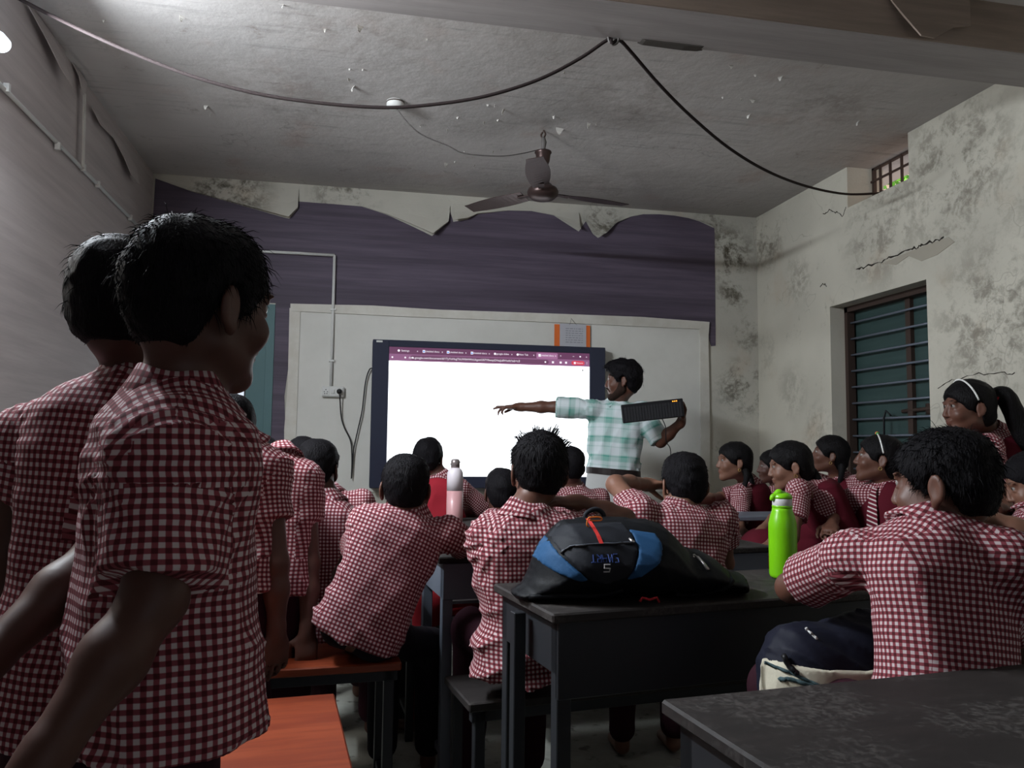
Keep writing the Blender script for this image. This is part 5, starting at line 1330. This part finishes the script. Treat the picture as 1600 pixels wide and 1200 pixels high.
bagp.mesh('front_pocket', M_BAGD, bo_, bag, rg([(375, 200), (430, 165), (800, 150), (815, 188), (830, 230), (838, 290), (770, 470), (650, 520), (560, 505), (470, 430), (385, 335), (365, 290), (355, 250)]), .004)
bagp.mesh('blue_panel', M_BLUE, bo_, bag, rg([(345, 245), (358, 290), (368, 335), (440, 410), (535, 495), (480, 500), (420, 480), (350, 455), (290, 420), (250, 380), (232, 340), (262, 290), (300, 262)]), .006)
bagp.mesh('blue_panel', M_BLUE, bo_, bag, rg([(812, 188), (880, 200), (975, 213), (988, 250), (985, 300), (960, 360), (920, 405), (850, 462), (760, 492), (790, 420), (822, 350), (838, 292), (830, 240)]), .006)
def on_bag(pts, r, name, mat, lift=.009, n=6, P=bagp, Yr=None):
    pp = [PX(x, y, (Yr or YB1)-.09) for x, y in pts]; pp = spline(pp, 5) if len(pp) > 2 else pp
    q = [np.array([p[0], P.front(p[0], p[2])-lift, p[2]]) for p in pp]
    o = MB().tube([v-np.array(bag.location) for v in q], r, n).build(name, mat, bag, True); return o
on_bag([ZQ(*p) for p in ((378, 335), (420, 300), (475, 282), (620, 270), (740, 266), (822, 262))], .0028, 'zip', M_BLACK, .009)
on_bag([ZQ(*p) for p in ((380, 325), (425, 293), (475, 276), (620, 264), (740, 260), (822, 257))], .0012, 'zip_flap_edge', M_GREYSTEEL, .0105)
# red strap with orange clip
def ribbon(pts, wpx, name, mat, lift=.0125):
    L = []; 
    for x, y in pts:
        for q in (-1, 1):
            p = PX(x+q*wpx, y, YB1-.09); yy = bagp.front(p[0], p[2])-lift
            L += [np.array([p[0], yy, p[2]]), np.array([p[0], yy+.003, p[2]])]
    n = len(pts); fs = []
    for i in range(n-1):
        a = 4*i; fs += [(a, a+2, a+6, a+4), (a+1, a+5, a+7, a+3), (a, a+4, a+5, a+1), (a+2, a+3, a+7, a+6)]
    fs += [(0, 1, 3, 2), (4*n-4, 4*n-2, 4*n-1, 4*n-3)]
    return MB().add([v-np.array(bag.location) for v in L], fs).build(name, mat, bag)
ribbon([ZQ(*p) for p in ((597, 135), (601, 180), (606, 225), (611, 265))], 2.9, 'red_strap', flat('red_webbing', (.60, .035, .030), .7))
cp = [ZQ(*p) for p in ((560, 172), (548, 160), (556, 122), (575, 114), (615, 112), (640, 118), (636, 132), (600, 134), (565, 132))]
q = [PX(x, y, YB1-.075) for x, y in cp]; MB().tube([v-np.array(bag.location) for v in spline(q, 4)], .0019, 8).build('orange_clip', flat('orange_clip', (.75, .20, .03), .4), bag, True)
q = [PX(*ZQ(*p), YB1+.01) for p in ((535, 130), (545, 88), (600, 62), (645, 85), (660, 130))]
MB().tube([v-np.array(bag.location) for v in spline(q, 5)], [.006]*21, 8).build('carry_handle', M_BAGD, bag, True)
def on_zip(a, b, name='zip_pull'):
    p = PX(*ZQ(*a), YB1-.09); r = PX(*ZQ(*b), YB1-.09)
    pts = [np.array([v[0], bagp.front(v[0], v[2])-.007, v[2]])-np.array(bag.location) for v in (p, (p+r)/2, r)]
    MB().tube(pts, [.003, .0038, .0050], 8).build(name, flat('nickel_zip_pull', (.5, .48, .46), .3, .8), bag, True)
on_zip((1262, 368), (1290, 438)); on_zip((795, 240), (815, 262))
on_bag([ZQ(*p) for p in ((1238, 372), (1252, 358), (1266, 372))], .0022, 'zip_slider', flat('nickel', (.5, .48, .46), .3, .8), .005)
mb = MB()
def bagtext(s, cx, cy, size, name, mat):
    vs, fs = text_mesh(s, size); c = PX(*ZQ(cx, cy), YB1-.09); L = []
    for a, b, _ in vs:
        x, z = c[0]-a, c[2]-b; L.append(np.array([x, bagp.front(x, z)-.0065, z])-np.array(bag.location))
    MB().add(L, fs).build(name, mat, bag)
def bar_text(strokes, cx, cy, w, h, name, mat, th=.0022):
    """angular stroked lettering, turned upside down with the bag"""
    c = PX(*ZQ(cx, cy), YB1-.09); mb = MB()
    for st_ in strokes:
        P = []
        for a, b in st_:
            x, z = c[0]-a*w, c[2]-b*h; P.append(np.array([x, bagp.front(x, z)-.0085, z])-np.array(bag.location))
        mb.tube(P, th, 6)
    mb.build(name, mat, bag)
S_ = lambda x: [[(x+.35, 1), (x-.35, 1), (x-.35, .05), (x+.35, -.05), (x+.35, -1), (x-.35, -1)]]
let = S_(-2)+[[(-1.35, -1), (-1.25, 1), (-1, -.2), (-.75, 1), (-.65, -1)]]+[[(-.35, -1), (-.3, 1), (.3, 1), (.35, -1)], [(-.33, 0), (.33, 0)]]+[[(.65, -1), (.65, 1), (1.3, 1), (1.3, .1), (.65, 0), (1.35, -1)]]+[[(1.6, 1), (2.4, 1)], [(2, 1), (2, -1)]]
bar_text(let, 617, 350, .0135, .0085, 'bag_lettering', flat('blue_print', (.045, .085, .28), .5), .0015)
bar_text(S_(0), 626, 408, .020, .0085, 'bag_emblem', flat('silver_print', (.50, .50, .52), .4), .0018)
# straps and red cord in the shade under the bag
MB().tube([np.array(PX(*ZQ(*p), YB1-.155))-np.array(bag.location) for p in ((880, 640), (895, 615), (940, 628), (985, 615), (1000, 645))], .003, 6).build('red_cord', M_RED, bag, True)
for pts in (((200, 620), (400, 600), (600, 610), (760, 560)), ((1120, 600), (1250, 620), (1380, 560), (1490, 470))):
    on_bag([ZQ(*p) for p in pts], .0065, 'shoulder_strap', M_BAGB, .002)

# second bag on the bench: navy above, cream below
YB2 = 1.52
ZR = lambda x, y: (1180+x/5.333, 940+y/5.333)
s2 = [ZR(*p) for p in ((150, 300), (250, 200), (400, 175), (560, 180), (780, 100), (950, 60), (1080, 180), (1250, 290), (1370, 400), (1470, 560), (1440, 760), (1440, 1060), (120, 1060), (60, 760), (60, 520), (100, 430))]
o2 = [(x, max(z, .445)) for x, z in outl(s2, YB2)]
b2 = Pillow(o2, YB2, .095, .10, .006, 8, .006)
bo2 = (sum(p[0] for p in o2)/len(o2), YB2, .442)
bg2 = empty('school_bag', bo2, 'navy and cream school bag standing behind the corner desk', 'bag')
M_NAVY = cloth('navy_bag_nylon', (.012, .013, .024), .6)
b2.mesh('bag_top', M_NAVY, bo2, bg2)
def rg2(pts): return outl([ZR(*p) for p in pts], YB2-.07)
b2.mesh('cream_panel', M_CREAM, bo2, bg2, rg2([(130, 560), (250, 530), (400, 535), (640, 540), (760, 545), (950, 540), (1100, 555), (1300, 600), (1400, 700), (1400, 1000), (140, 1000)]), .007)
b2.mesh('cream_piping', M_CREAM, bo2, bg2, rg2([(1140, 385), (1300, 395), (1350, 405), (1450, 545), (1400, 500), (1330, 440), (1300, 415), (1150, 410)]), .007)
def on_b2(pts, r, name, mat, lift=.010):
    pp = spline([PX(*ZR(*p), YB2-.08) for p in pts], 5); MB().tube([np.array([p[0], b2.front(p[0], p[2])-lift, p[2]])-np.array(bo2) for p in pp], r, 6).build(name, mat, bg2, True)
on_b2([(230, 590), (300, 600), (400, 640), (520, 690)], .0035, 'teal_print', flat('teal_grey_print', (.05, .09, .10), .7))
on_b2([(260, 690), (300, 660), (360, 665), (480, 690)], .0045, 'teal_print', flat('teal_grey_print_2', (.05, .09, .10), .7))
on_b2([(300, 480), (320, 560), (350, 600)], .006, 'strap_buckle', M_BLACK, .014); on_b2([(540, 265), (555, 300), (572, 340)], .003, 'zip_pull', M_WHITEP, .006)

# tufts standing up on the central boy's crown
rs = np.random.RandomState(5); C = Pn['9']; mb = MB()
for (x, y, z, n_) in ((-.062, .0, .100, 16), (.04, -.02, .122, 26), (.075, -.01, .088, 22), (0, .03, .128, 14)):
    for i in range(n_):
        o_ = np.array([x, y, z])+rs.randn(3)*.008; d = nrm(o_+np.array([rs.randn()*.03+x*.6, rs.randn()*.03, .0])); L_ = rs.uniform(.004, .012)
        a = C.P(*(o_*.93)); b = C.P(*(o_+d*L_*.6)); c = C.P(*(o_+d*L_+np.array([.008*np.sign(x), 0, -.003])))
        mb.tube([a, b, c], [.0018, .0013, .0003], 4)
attach(C, mb.build('hair_tufts', M_HAIR, None))['kind'] = 'stuff'
